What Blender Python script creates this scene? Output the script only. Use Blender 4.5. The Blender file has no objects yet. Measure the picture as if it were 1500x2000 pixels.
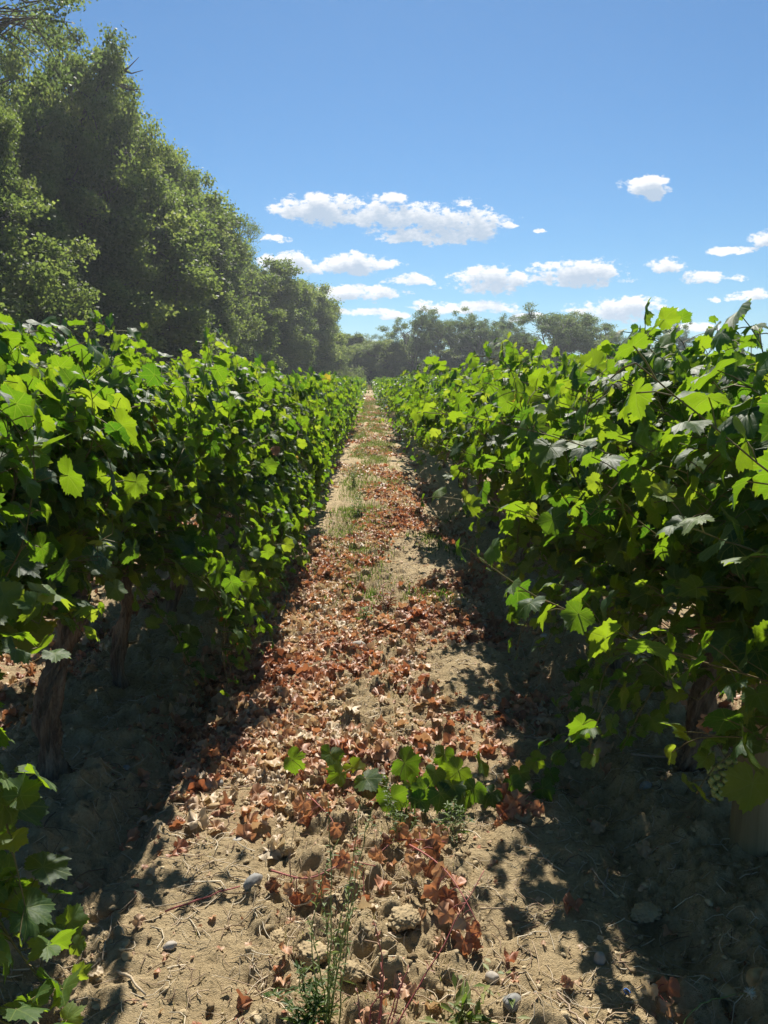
import bpy, math, random
import numpy as np
from mathutils import Vector, Matrix, Euler

random.seed(7)
R = np.random.default_rng(11)
sc = bpy.context.scene
col = sc.collection

# ------------------------------------------------------------------ camera, sky, sun, exposure
CAM_H = 1.5
FPX = 1540.0
cam_d = bpy.data.cameras.new('camera')
cam = bpy.data.objects.new('camera', cam_d)
col.objects.link(cam)
cam.location = (0, 0, CAM_H)
PITCH = math.atan(265 / FPX)
YAW = math.atan(28 / FPX)
cam.rotation_euler = (math.pi / 2 - PITCH, 0, -YAW)
cam_d.sensor_fit = 'VERTICAL'
cam_d.sensor_height = 24
cam_d.sensor_width = 18
cam_d.lens = FPX / 2000 * 24
cam_d.clip_start = 0.02
cam_d.clip_end = 3000
sc.camera = cam
CROT = np.array(Euler(cam.rotation_euler).to_matrix())

def ray(px, py):
    return CROT @ np.array([(px - 750) / FPX, -(py - 1000) / FPX, -1.0])

def at(px, py, z=0.0):
    d = ray(px, py)
    t = (z - CAM_H) / d[2]
    return d[0] * t, d[1] * t

def at_y(px, py, y):
    d = ray(px, py)
    t = y / d[1]
    return np.array([d[0] * t, y, CAM_H + d[2] * t])

SUN_EL = 47.0
SUN_AZ = 2.0         # degrees to the right of the row direction
sun_dir = Vector((math.sin(math.radians(SUN_AZ)) * math.cos(math.radians(SUN_EL)),
                  math.cos(math.radians(SUN_AZ)) * math.cos(math.radians(SUN_EL)),
                  math.sin(math.radians(SUN_EL))))
sun_d = bpy.data.lights.new('sun', 'SUN')
sun_d.energy = 5.0
sun_d.angle = math.radians(0.53)
sun_d.color = (1.0, 0.94, 0.84)
sun = bpy.data.objects.new('sun', sun_d)
sun.rotation_euler = sun_dir.to_track_quat('Z', 'Y').to_euler()
sun.location = (0, 0, 50)
col.objects.link(sun)

sc.view_settings.view_transform = 'Standard'
sc.view_settings.look = 'None'
sc.view_settings.gamma = 1
sc.view_settings.exposure = 0.80
sc.cycles.max_bounces = 8
sc.cycles.transmission_bounces = 4
sc.cycles.diffuse_bounces = 4
sc.cycles.glossy_bounces = 2
sc.cycles.transparent_max_bounces = 4
sc.cycles.volume_bounces = 0

world = bpy.data.worlds.new('World')
sc.world = world
world.use_nodes = True

class NT:
    """small helper around a node tree"""
    def __init__(s, nt):
        s.nt = nt; s.n = nt.nodes; s.l = nt.links
    def put(s, v, sock):
        if v is None: return
        if isinstance(v, bpy.types.NodeSocket): s.l.new(v, sock)
        else:
            if sock.type == 'RGBA' and not isinstance(v, (int, float)) and len(v) == 3: v = (*v, 1)
            sock.default_value = v
    def m(s, op, a, b=None, c=None, clamp=False):
        n = s.n.new('ShaderNodeMath'); n.operation = op; n.use_clamp = clamp
        s.put(a, n.inputs[0]); s.put(b, n.inputs[1]); s.put(c, n.inputs[2])
        return n.outputs[0]
    def ss(s, v, lo, hi, a=0.0, b=1.0):
        n = s.n.new('ShaderNodeMapRange'); n.interpolation_type = 'SMOOTHSTEP'
        for k, q in zip((0, 1, 2, 3, 4), (v, lo, hi, a, b)): s.put(q, n.inputs[k])
        return n.outputs[0]
    def noise(s, vec, scale, detail=3, rough=0.5, dist=0.0, col=False):
        n = s.n.new('ShaderNodeTexNoise')
        s.put(vec, n.inputs['Vector']); n.inputs['Scale'].default_value = scale
        n.inputs['Detail'].default_value = detail; n.inputs['Roughness'].default_value = rough
        n.inputs['Distortion'].default_value = dist
        return n.outputs['Color' if col else 'Fac']
    def ramp(s, fac, stops, interp='LINEAR'):
        n = s.n.new('ShaderNodeValToRGB'); cr = n.color_ramp; cr.interpolation = interp
        while len(cr.elements) < len(stops): cr.elements.new(0.5)
        for e, (p, c) in zip(cr.elements, stops):
            e.position = p; e.color = (*c, 1)
        s.put(fac, n.inputs[0])
        return n.outputs[0]
    def mix(s, f, a, b, mode='MIX'):
        n = s.n.new('ShaderNodeMix'); n.data_type = 'RGBA'; n.blend_type = mode
        s.put(f, n.inputs[0]); s.put(a, n.inputs[6]); s.put(b, n.inputs[7])
        return n.outputs[2]
    def comb(s, x, y, z=0.0):
        n = s.n.new('ShaderNodeCombineXYZ')
        for k, v in enumerate((x, y, z)): s.put(v, n.inputs[k])
        return n.outputs[0]
    def sep(s, v):
        n = s.n.new('ShaderNodeSeparateXYZ'); s.put(v, n.inputs[0]); return n.outputs
    def attr(s, name):
        n = s.n.new('ShaderNodeAttribute'); n.attribute_name = name; return n.outputs
    def bump(s, h, strength, dist, normal=None):
        n = s.n.new('ShaderNodeBump'); n.inputs['Strength'].default_value = strength
        n.inputs['Distance'].default_value = dist; s.put(h, n.inputs['Height'])
        if normal: s.put(normal, n.inputs['Normal'])
        return n.outputs[0]

SKY_STRENGTH = 0.051
def build_world():
    nt = world.node_tree; nt.nodes.clear(); k = NT(nt)
    out = k.n.new('ShaderNodeOutputWorld')
    sky = k.n.new('ShaderNodeTexSky'); sky.sky_type = 'NISHITA'; sky.sun_disc = False
    sky.sun_elevation = math.radians(SUN_EL); sky.sun_rotation = math.radians(SUN_AZ)
    sky.altitude = 200; sky.air_density = 1.0; sky.dust_density = 0.15; sky.ozone_density = 3.0
    tc = k.n.new('ShaderNodeTexCoord')
    x, y, z = k.sep(tc.outputs['Generated'])
    ys = k.m('MAXIMUM', y, 0.05)
    u = k.m('DIVIDE', x, ys); v = k.m('DIVIDE', z, ys)
    clouds = [(632, 408, 92, 26, 30), (770, 385, 32, 11, 9), (760, 428, 80, 38, 26), (880, 442, 100, 36, 32), (800, 462, 60, 14, 12),
              (540, 470, 26, 8, 7), (570, 524, 58, 23, 18), (690, 512, 74, 17, 21), (805, 545, 44, 14, 11), (690, 572, 100, 15, 15),
              (956, 556, 82, 30, 17), (1130, 542, 92, 30, 20), (1070, 522, 34, 10, 9), (1262, 366, 40, 20, 20), (1300, 520, 36, 16, 14),
              (1375, 545, 38, 11, 9), (1432, 491, 46, 9, 8), (1495, 470, 40, 19, 14), (915, 602, 105, 14, 13), (1215, 606, 90, 22, 22),
              (700, 610, 58, 9, 8), (775, 620, 36, 7, 6), (1475, 580, 52, 12, 9), (1440, 545, 17, 6, 5), (995, 444, 15, 7, 6), (1050, 450, 12, 5, 4),
              (1400, 584, 15, 6, 5), (1025, 620, 40, 9, 9), (680, 690, 90, 28, 30), (1360, 640, 60, 9, 8), (880, 660, 90, 10, 10)]
    # the field of cloud bodies as a node group so it can be sampled twice
    g = bpy.data.node_groups.new('cloud_field', 'ShaderNodeTree')
    g.interface.new_socket('u', in_out='INPUT', socket_type='NodeSocketFloat')
    g.interface.new_socket('v', in_out='INPUT', socket_type='NodeSocketFloat')
    g.interface.new_socket('d', in_out='OUTPUT', socket_type='NodeSocketFloat')
    q = NT(g)
    gi = q.n.new('NodeGroupInput'); go = q.n.new('NodeGroupOutput')
    gu, gv = gi.outputs[0], gi.outputs[1]
    vec = q.comb(gu, q.m('MULTIPLY', gv, 1.7), 3.7)
    wob = q.noise(vec, 16, 3, 0.55, col=True)
    wx, wy, _ = q.sep(wob)
    uu = q.m('ADD', gu, q.m('MULTIPLY', q.m('SUBTRACT', wx, 0.5), 0.035))
    vv = q.m('ADD', gv, q.m('MULTIPLY', q.m('SUBTRACT', wy, 0.5), 0.018))
    best = None
    for (cx, cy, a, bu, bd) in clouds:
        d = ray(cx, cy); u0, v0 = d[0] / d[1], d[2] / d[1]
        kx = 1 / (a * 1.12 / FPX)
        du = q.m('MULTIPLY', q.m('SUBTRACT', uu, float(u0)), kx)
        dv = q.m('SUBTRACT', vv, float(v0))
        dvp = q.m('MAXIMUM', q.m('MULTIPLY', dv, FPX / (bu * 1.15)), q.m('MULTIPLY', dv, -FPX / (bd * 1.05)))
        e = q.m('SUBTRACT', 1.0, q.m('ADD', q.m('MULTIPLY', du, du), q.m('MULTIPLY', dvp, dvp)))
        best = e if best is None else q.m('MAXIMUM', best, e)
    best = q.m('MAXIMUM', best, -1.2)
    f1 = q.noise(vec, 34, 9, 0.64)
    dens = q.m('ADD', best, q.m('ADD', q.m('MULTIPLY', q.m('SUBTRACT', f1, 0.52), 3.6), q.m('MULTIPLY', q.m('SUBTRACT', q.noise(vec, 105, 5, 0.6), 0.5), 2.2)))
    q.l.new(dens, go.inputs[0])
    def field(uo, vo):
        n = k.n.new('ShaderNodeGroup'); n.node_tree = g
        k.put(uo, n.inputs[0]); k.put(vo, n.inputs[1]); return n.outputs[0]
    d0 = field(u, v)
    d1 = field(k.m('ADD', u, -0.003), k.m('ADD', v, 0.010))
    a = k.ss(d0, -0.05, 0.6)
    a = k.m('MULTIPLY', a, k.ss(y, 0.06, 0.2))
    a = k.m('MULTIPLY', a, k.ss(z, 0.0, 0.01))
    d2 = field(u, k.m('ADD', v, 0.005)); d3 = field(k.m('ADD', u, -0.004), k.m('ADD', v, 0.016))
    dd = k.m('DIVIDE', k.m('ADD', d1, k.m('ADD', d2, d3)), 3.0)
    shade = k.ss(dd, -0.45, 0.95)
    ccol = k.mix(shade, (1.0, 1.0, 1.0), (0.44, 0.55, 0.70))
    bg = k.n.new('ShaderNodeBackground'); bg.inputs[1].default_value = SKY_STRENGTH
    # the photograph's sky is a purer blue than the model's: a plain tint of the sky light
    k.l.new(k.mix(1.0, sky.outputs[0], (0.49, 0.85, 1.08), 'MULTIPLY'), bg.inputs[0])
    bc = k.n.new('ShaderNodeBackground'); bc.inputs[1].default_value = 0.60
    k.l.new(ccol, bc.inputs[0])
    mx = k.n.new('ShaderNodeMixShader')
    k.l.new(a, mx.inputs[0]); k.l.new(bg.outputs[0], mx.inputs[1]); k.l.new(bc.outputs[0], mx.inputs[2])
    k.l.new(mx.outputs[0], out.inputs[0])
    world.cycles.sampling_method = 'MANUAL'; world.cycles.sample_map_resolution = 512
build_world()

# ------------------------------------------------------------------ noise
PERM = np.random.default_rng(5).permutation(1024)
GR = np.random.default_rng(6).uniform(-1, 1, (1024, 3)); GR /= np.linalg.norm(GR, axis=1)[:, None]
def perlin(x, y, z=0.0):
    x = np.asarray(x, float); y = np.asarray(y, float); z = np.broadcast_to(np.asarray(z, float), x.shape)
    xi, yi, zi = np.floor(x).astype(int), np.floor(y).astype(int), np.floor(z).astype(int)
    xf, yf, zf = x - xi, y - yi, z - zi
    f = lambda t: t * t * t * (t * (t * 6 - 15) + 10)
    u, v, w = f(xf), f(yf), f(zf)
    def h(i, j, k):
        g = GR[PERM[(PERM[(PERM[(xi + i) & 1023] + yi + j) & 1023] + zi + k) & 1023]]
        return g[..., 0] * (xf - i) + g[..., 1] * (yf - j) + g[..., 2] * (zf - k)
    L = lambda a, b, t: a + (b - a) * t
    r0 = L(L(h(0, 0, 0), h(1, 0, 0), u), L(h(0, 1, 0), h(1, 1, 0), u), v)
    if np.all(z == 0): return r0
    r1 = L(L(h(0, 0, 1), h(1, 0, 1), u), L(h(0, 1, 1), h(1, 1, 1), u), v)
    return L(r0, r1, w)
def fbm(x, y, sc_, octv=4, gain=0.5, off=0.0):
    s = 0; a = 1; f = sc_
    for o in range(octv):
        s = s + a * perlin(np.asarray(x) * f + off + o * 17.3, np.asarray(y) * f - off + o * 9.1); a *= gain; f *= 2.03
    return s
def sst(a, b, t):
    t = np.clip((t - a) / (b - a), 0, 1); return t * t * (3 - 2 * t)

# ------------------------------------------------------------------ mesh helpers
def mesh(name, V, F, mats, attrs=None, uv=None, smooth=False, midx=None):
    V = np.asarray(V, np.float32); F = np.asarray(F, np.int32)
    me = bpy.data.meshes.new(name)
    n, k = F.shape
    me.vertices.add(len(V)); me.vertices.foreach_set('co', V.ravel())
    me.loops.add(n * k); me.loops.foreach_set('vertex_index', F.ravel())
    me.polygons.add(n)
    me.polygons.foreach_set('loop_start', np.arange(0, n * k, k, dtype=np.int32))
    me.polygons.foreach_set('loop_total', np.full(n, k, np.int32))
    if smooth: me.polygons.foreach_set('use_smooth', np.ones(n, bool))
    if midx is not None: me.polygons.foreach_set('material_index', np.asarray(midx, np.int32))
    for a, vals in (attrs or {}).items():
        at_ = me.attributes.new(a, 'FLOAT', 'POINT'); at_.data.foreach_set('value', np.asarray(vals, np.float32))
    if uv is not None:
        at_ = me.attributes.new('leafuv', 'FLOAT_VECTOR', 'POINT')
        at_.data.foreach_set('vector', np.asarray(uv, np.float32).ravel())
    me.update(calc_edges=True)
    for m_ in (mats if isinstance(mats, (list, tuple)) else [mats]): me.materials.append(m_)
    return me

def link(name, data, parent=None, label=None, cat=None, group=None, kind=None, loc=None):
    o = bpy.data.objects.new(name, data); col.objects.link(o)
    if parent is not None: o.parent = parent
    if label: o['label'] = label
    if cat: o['category'] = cat
    if group: o['group'] = group
    if kind: o['kind'] = kind
    if loc is not None: o.location = loc
    return o

class Soup:
    """collects triangles (or quads) for one mesh"""
    def __init__(s): s.V = []; s.F = []; s.T = []; s.U = []; s.n = 0
    def add(s, V, F, tone=0.5, uv=None):
        V = np.asarray(V, float).reshape(-1, 3); F = np.asarray(F, int)
        s.V.append(V); s.F.append(F + s.n); s.n += len(V)
        s.T.append(np.broadcast_to(np.asarray(tone, float), (len(V),)))
        s.U.append(np.zeros((len(V), 3)) if uv is None else uv)
    def build(s, name, mats, uv=False, smooth=False):
        return mesh(name, np.concatenate(s.V), np.concatenate(s.F), mats,
                    {'tone': np.concatenate(s.T)}, np.concatenate(s.U) if uv else None, smooth)

def tube(P, rad, sides=6, rough=0.0, seed=0, cap=True, twist=0.0):
    P = np.asarray(P, float); n = len(P)
    rad = np.broadcast_to(np.asarray(rad, float), (n,))
    T = np.gradient(P, axis=0); T /= np.linalg.norm(T, axis=1)[:, None] + 1e-9
    ref = np.array([0, 0, 1.0]) if abs(T[0][2]) < 0.8 else np.array([1.0, 0, 0])
    A = np.cross(T, ref); A /= np.linalg.norm(A, axis=1)[:, None] + 1e-9
    B = np.cross(T, A)
    th = np.linspace(0, 2 * np.pi, sides, endpoint=False)[None, :] + (np.arange(n) * twist)[:, None]
    rr = rad[:, None] * np.ones((1, sides))
    if rough:
        k = np.arange(n)[:, None] * np.ones((1, sides))
        kk = 22.0 / n; rr = rr * (1 + rough * perlin(np.cos(th) * 2.4 + seed * 3.1, np.sin(th) * 2.4 + k * 0.16 * kk, k * 0.23 * kk + seed)
                   * 2 + rough * 0.9 * np.sin(th * 5 + seed) * perlin(k * 0.3 * kk + seed, k * 0 + 0.5, 0.3) + rough * 0.25 * np.sin(th * 9 + 3 * perlin(k * 0.2 * kk, th, 0.7)))
    V = P[:, None, :] + rr[..., None] * (np.cos(th)[..., None] * A[:, None, :] + np.sin(th)[..., None] * B[:, None, :])
    V = V.reshape(-1, 3)
    i = np.arange(n - 1)[:, None] * sides; j = np.arange(sides)[None, :]; j2 = (j + 1) % sides
    a, b, c, d = i + j, i + j2, i + sides + j2, i + sides + j
    F = np.concatenate([np.stack([a, b, c], -1).reshape(-1, 3), np.stack([a, c, d], -1).reshape(-1, 3)])
    if cap:
        V = np.concatenate([V, P[:1], P[-1:]]); m0 = n * sides
        jj = np.arange(sides); jn = (jj + 1) % sides
        F = np.concatenate([F, np.stack([np.full(sides, m0), jn, jj], -1),
                            np.stack([np.full(sides, m0 + 1), (n - 1) * sides + jj, (n - 1) * sides + jn], -1)])
    return V, F

def ico(sub=1):
    t = (1 + 5 ** .5) / 2
    V = [(-1, t, 0), (1, t, 0), (-1, -t, 0), (1, -t, 0), (0, -1, t), (0, 1, t), (0, -1, -t), (0, 1, -t), (t, 0, -1), (t, 0, 1), (-t, 0, -1), (-t, 0, 1)]
    F = [(0, 11, 5), (0, 5, 1), (0, 1, 7), (0, 7, 10), (0, 10, 11), (1, 5, 9), (5, 11, 4), (11, 10, 2), (10, 7, 6), (7, 1, 8),
         (3, 9, 4), (3, 4, 2), (3, 2, 6), (3, 6, 8), (3, 8, 9), (4, 9, 5), (2, 4, 11), (6, 2, 10), (8, 6, 7), (9, 8, 1)]
    V = [np.array(v) / np.linalg.norm(v) for v in V]
    for _ in range(sub):
        c = {}; G = []
        def mid(a, b):
            key = (min(a, b), max(a, b))
            if key not in c:
                p = V[a] + V[b]; V.append(p / np.linalg.norm(p)); c[key] = len(V) - 1
            return c[key]
        for a, b, d in F:
            x, y, z = mid(a, b), mid(b, d), mid(d, a)
            G += [(a, x, z), (b, y, x), (d, z, y), (x, y, z)]
        F = G
    return np.array(V), np.array(F)

# ------------------------------------------------------------------ materials
def new_mat(name):
    m = bpy.data.materials.new(name); m.use_nodes = True
    m.node_tree.nodes.clear(); k = NT(m.node_tree)
    out = k.n.new('ShaderNodeOutputMaterial')
    return m, k, out
def principled(k, colr, rough=0.8, spec=0.5, normal=None):
    p = k.n.new('ShaderNodeBsdfPrincipled')
    k.put(colr, p.inputs['Base Color']); k.put(rough, p.inputs['Roughness'])
    p.inputs['Specular IOR Level'].default_value = spec
    if normal is not None: k.put(normal, p.inputs['Normal'])
    return p.outputs[0]
def mixsh(k, f, a, b):
    n = k.n.new('ShaderNodeMixShader'); k.put(f, n.inputs[0]); k.l.new(a, n.inputs[1]); k.l.new(b, n.inputs[2]); return n.outputs[0]

def leaf_material(name, stops, tstops, trans=0.45, rough=0.38, spec=0.5, veins=False, vcol=(0.25, 0.32, 0.08)):
    m, k, out = new_mat(name)
    tone = k.attr('tone')[2]
    base = k.ramp(tone, stops); tr = k.ramp(tone, tstops)
    normal = None
    if veins:
        vx, vy, vz = k.sep(k.attr('leafuv')[1])
        ang = k.m('ARCTAN2', vx, vy)
        r = k.m('SQRT', k.m('ADD', k.m('MULTIPLY', vx, vx), k.m('MULTIPLY', vy, vy)))
        step = math.radians(50)
        dlt = k.m('MULTIPLY', k.m('SUBTRACT', k.m('FRACT', k.m('ADD', k.m('DIVIDE', ang, step), 0.5)), 0.5), step)
        dist = k.m('ABSOLUTE', k.m('MULTIPLY', r, k.m('SINE', dlt)))
        main = k.ss(dist, 0.008, 0.026, 1.0, 0.0)
        # side veins: chevrons along every main vein
        al = k.m('SUBTRACT', k.m('MULTIPLY', r, 5.5), k.m('MULTIPLY', dist, 5.0))
        side = k.ss(k.m('ABSOLUTE', k.m('SUBTRACT', k.m('FRACT', al), 0.5)), 0.03, 0.10, 1.0, 0.0)
        vein = k.m('MAXIMUM', main, k.m('MULTIPLY', side, 0.4))
        base = k.mix(k.m('MULTIPLY', vein, 0.5), base, vcol)
        tr = k.mix(k.m('MULTIPLY', vein, 0.55), tr, (0.30, 0.42, 0.04))
        geo = k.n.new('ShaderNodeTexCoord')
        pn = k.noise(geo.outputs['Object'], 60, 2)
        normal = k.bump(k.m('SUBTRACT', pn, k.m('MULTIPLY', vein, 0.25)), 0.4, 0.003)
        blot = k.noise(geo.outputs['Object'], 14, 3)
        base = k.mix(k.m('MULTIPLY', k.ss(blot, 0.45, 0.75), 0.35), base, (0.12, 0.17, 0.04))
    a = principled(k, base, rough, spec, normal)
    t = k.n.new('ShaderNodeBsdfTranslucent'); k.put(tr, t.inputs[0])
    if normal is not None: k.put(normal, t.inputs['Normal'])
    k.l.new(mixsh(k, trans, a, t.outputs[0]), out.inputs[0])
    return m

M = {}
VST = [(0.0, (0.014, 0.042, 0.024)), (0.35, (0.022, 0.062, 0.028)), (0.70, (0.042, 0.098, 0.028)), (0.88, (0.085, 0.15, 0.035)),
       (0.925, (0.30, 0.27, 0.05)), (0.96, (0.30, 0.15, 0.05)), (1.0, (0.26, 0.09, 0.05))]
VTR = [(0.0, (0.10, 0.26, 0.012)), (0.35, (0.21, 0.38, 0.012)), (0.70, (0.34, 0.50, 0.015)), (0.88, (0.45, 0.56, 0.035)),
       (0.925, (0.75, 0.55, 0.05)), (0.96, (0.55, 0.20, 0.05)), (1.0, (0.48, 0.09, 0.04))]
M['vine_leaf'] = leaf_material('vine_leaf_near', VST, VTR, 0.46, 0.55, 0.34, True)
M['vine_leaf_far'] = leaf_material('vine_leaf_far', VST, VTR, 0.46, 0.42, 0.45)
DST = [(0.0, (0.17, 0.09, 0.05)), (0.22, (0.36, 0.16, 0.09)), (0.45, (0.50, 0.26, 0.15)), (0.7, (0.56, 0.36, 0.22)), (1.0, (0.60, 0.48, 0.32))]
DTR = [(0.0, (0.20, 0.07, 0.03)), (0.25, (0.50, 0.16, 0.06)), (0.5, (0.60, 0.25, 0.10)), (0.75, (0.6, 0.36, 0.16)), (1.0, (0.6, 0.46, 0.25))]
M['dry_leaf'] = leaf_material('dry_leaf', DST, DTR, 0.28, 0.5, 0.4)
TST = [(0.0, (0.032, 0.055, 0.022)), (0.5, (0.078, 0.112, 0.038)), (1.0, (0.155, 0.185, 0.065))]
TTR = [(0.0, (0.14, 0.22, 0.04)), (0.5, (0.30, 0.40, 0.07)), (1.0, (0.48, 0.54, 0.12))]
M['tree_leaf'] = leaf_material('tree_leaf', TST, TTR, 0.45, 0.6, 0.25)
LST = [(0.0, (0.042, 0.072, 0.030)), (0.5, (0.075, 0.115, 0.044)), (1.0, (0.12, 0.165, 0.065))]
LTR = [(0.0, (0.12, 0.19, 0.05)), (0.5, (0.22, 0.31, 0.08)), (1.0, (0.34, 0.42, 0.12))]
M['pale_leaf'] = leaf_material('pale_tree_leaf', LST, LTR, 0.45, 0.6, 0.25)
GST = [(0.0, (0.05, 0.09, 0.02)), (0.5, (0.12, 0.17, 0.04)), (0.8, (0.30, 0.29, 0.11)), (1.0, (0.46, 0.38, 0.20))]
GTR = [(0.0, (0.10, 0.22, 0.02)), (0.5, (0.22, 0.34, 0.04)), (0.8, (0.35, 0.33, 0.10)), (1.0, (0.42, 0.34, 0.16))]
M['grass'] = leaf_material('grass_blade', GST, GTR, 0.35, 0.5, 0.3)

def simple(name, stops, scale=20, rough=0.85, bump=0.4, bdist=0.01, stretch=None, spec=0.3, use_tone=False):
    m, k, out = new_mat(name)
    tc = k.n.new('ShaderNodeTexCoord'); v = tc.outputs['Object']
    if stretch:
        mp = k.n.new('ShaderNodeMapping'); k.l.new(v, mp.inputs[0]); mp.inputs['Scale'].default_value = stretch; v = mp.outputs[0]
    n1 = k.noise(v, scale, 6, 0.65); n2 = k.noise(v, scale * 0.23, 3)
    f = k.m('ADD', k.m('MULTIPLY', n1, 0.6), k.m('MULTIPLY', n2, 0.5))
    if use_tone: f = k.m('ADD', k.m('MULTIPLY', f, 0.4), k.m('MULTIPLY', k.attr('tone')[2], 0.7))
    c = k.ramp(f, stops)
    k.l.new(principled(k, c, rough, spec, k.bump(n1, bump, bdist)), out.inputs[0])
    return m
M['bark'] = simple('vine_bark', [(0.25, (0.035, 0.024, 0.017)), (0.5, (0.16, 0.113, 0.08)), (0.72, (0.36, 0.275, 0.195))], 85, 0.95, 1.0, 0.02, (1, 1, 0.13))
M['cane'] = simple('vine_cane', [(0.3, (0.12, 0.15, 0.045)), (0.62, (0.17, 0.13, 0.055)), (0.8, (0.26, 0.18, 0.09))], 12, 0.7, 0.2, 0.003)
M['green_stem'] = simple('green_stem', [(0.3, (0.14, 0.20, 0.05)), (0.8, (0.26, 0.30, 0.10))], 12, 0.6, 0.2, 0.003)
M['red_stem'] = simple('red_stem', [(0.3, (0.28, 0.05, 0.06)), (0.8, (0.42, 0.16, 0.13))], 12, 0.6, 0.2, 0.003)
M['dry_stem'] = simple('dry_stem', [(0.3, (0.22, 0.12, 0.08)), (0.8, (0.48, 0.38, 0.28))], 14, 0.8, 0.3, 0.003)
M['tree_bark'] = simple('tree_bark', [(0.25, (0.035, 0.030, 0.025)), (0.5, (0.09, 0.078, 0.065)), (0.8, (0.16, 0.14, 0.12))], 9, 0.95, 0.8, 0.05, (1, 1, 0.2))
M['post'] = simple('weathered_wood', [(0.3, (0.14, 0.105, 0.055)), (0.55, (0.23, 0.18, 0.095)), (0.8, (0.33, 0.27, 0.16))], 50, 0.85, 0.5, 0.004, (1, 1, 0.05))
M['stone'] = simple('pebble_stone', [(0.25, (0.22, 0.19, 0.155)), (0.5, (0.36, 0.32, 0.27)), (0.8, (0.50, 0.46, 0.39))], 40, 0.75, 0.25, 0.004)
M['ochre_stone'] = simple('ochre_stone', [(0.25, (0.26, 0.17, 0.08)), (0.5, (0.40, 0.28, 0.14)), (0.8, (0.50, 0.38, 0.22))], 30, 0.75, 0.25, 0.004)
M['grey_stone'] = simple('grey_stone', [(0.25, (0.13, 0.13, 0.125)), (0.5, (0.24, 0.235, 0.22)), (0.8, (0.36, 0.35, 0.33))], 30, 0.7, 0.25, 0.004)
SOIL = [(0.22, (0.16, 0.112, 0.058)), (0.42, (0.31, 0.23, 0.128)), (0.6, (0.42, 0.325, 0.19)), (0.8, (0.54, 0.44, 0.28))]
M['clod'] = simple('dry_clod', SOIL, 55, 0.97, 0.9, 0.010, use_tone=True)
M['straw'] = simple('straw', [(0.25, (0.20, 0.12, 0.075)), (0.5, (0.40, 0.30, 0.19)), (0.8, (0.60, 0.52, 0.38))], 8, 0.7, 0.1, 0.002, use_tone=True)
M['grape'] = simple('green_grape', [(0.3, (0.16, 0.22, 0.06)), (0.8, (0.28, 0.34, 0.12))], 30, 0.35, 0.05, 0.001, spec=0.5)
M['seed'] = simple('seed_fluff', [(0.3, (0.40, 0.36, 0.27)), (0.8, (0.62, 0.58, 0.47))], 40, 0.9, 0.4, 0.003)

def soil_material():
    m, k, out = new_mat('vineyard_soil')
    tc = k.n.new('ShaderNodeTexCoord'); v = tc.outputs['Object']
    n0 = k.noise(v, 1.3, 4); n1 = k.noise(v, 14, 6, 0.65); n2 = k.noise(v, 95, 5, 0.7); n3 = k.noise(v, 330, 3, 0.6)
    f = k.m('ADD', k.m('MULTIPLY', n1, 0.35), k.m('ADD', k.m('MULTIPLY', n2, 0.45), k.m('MULTIPLY', n0, 0.25)))
    c = k.ramp(f, [(0.30, (0.20, 0.14, 0.07)), (0.45, (0.40, 0.30, 0.165)), (0.57, (0.51, 0.395, 0.23)), (0.75, (0.64, 0.52, 0.33))])
    # scraps of dry leaf worked into the soil
    leafy = k.attr('leafy')[2]
    vo = k.n.new('ShaderNodeTexVoronoi'); vo.inputs['Scale'].default_value = 46; k.l.new(v, vo.inputs['Vector'])
    pick = k.sep(vo.outputs['Color'])
    pm = k.m('MULTIPLY', k.ss(pick[0], 0.55, 0.62), leafy)
    c = k.mix(k.m('MULTIPLY', pm, 0.8), c, k.ramp(pick[1], [(0.0, (0.20, 0.08, 0.045)), (0.5, (0.34, 0.16, 0.09)), (1.0, (0.42, 0.30, 0.18))]))
    gr = k.attr('grassy')[2]
    gm = k.m('MULTIPLY', k.ss(k.noise(v, 30, 4, 0.7), 0.42, 0.62), gr)
    c = k.mix(k.m('MULTIPLY', gm, 0.75), c, k.ramp(n2, [(0.35, (0.10, 0.12, 0.045)), (0.65, (0.30, 0.27, 0.13))]))
    h = k.m('ADD', k.m('MULTIPLY', n2, 0.7), k.m('MULTIPLY', n3, 0.35))
    nb = k.bump(h, 1.0, 0.022)
    k.l.new(principled(k, c, 0.97, 0.2, nb), out.inputs[0])
    return m
M['soil'] = soil_material()

# ------------------------------------------------------------------ ground
ROW = 1.2        # the two rows stand 1.2 m either side of the lane's middle
ROW_END = 86.0
def lane_coord(x):
    return (np.asarray(x) + ROW) % (2 * ROW) - ROW
def leafiness(x, y):
    xm = lane_coord(x)
    n = fbm(x, np.asarray(y) * 0.55, 1.1, 3, 0.6, 4.0)
    band = np.exp(-((y - 3.55) / 0.55) ** 2) * 0.9 + np.exp(-((y - 5.6) / 0.9) ** 2) * 0.75 + 0.30 * sst(6, 9, y)
    inner = (sst(1.0, 0.62, np.abs(xm)) * 0.9 + 0.1) * (1 - 0.55 * np.exp(-((xm - 0.55) / 0.14) ** 2))
    near = sst(2.2, 3.1, y)
    v = (n * 1.9 + 0.06 + band * 0.8) * inner * near
    side = sst(1.25, 1.4, np.abs(x)) * sst(0.0, 0.3, n + 0.35) * 0.7
    return np.clip(np.maximum(v, side), 0, 1)
def grassiness(x, y):
    xm = lane_coord(x)
    n = fbm(x * 1.3, np.asarray(y) * 0.5, 1.0, 3, 0.6, 31.0)
    c = sst(0.6, 0.2, np.abs(xm - 0.05)) * sst(4.3, 6.5, y)
    return np.clip((n * 2.1 + 0.62) * c, 0, 1)

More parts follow.
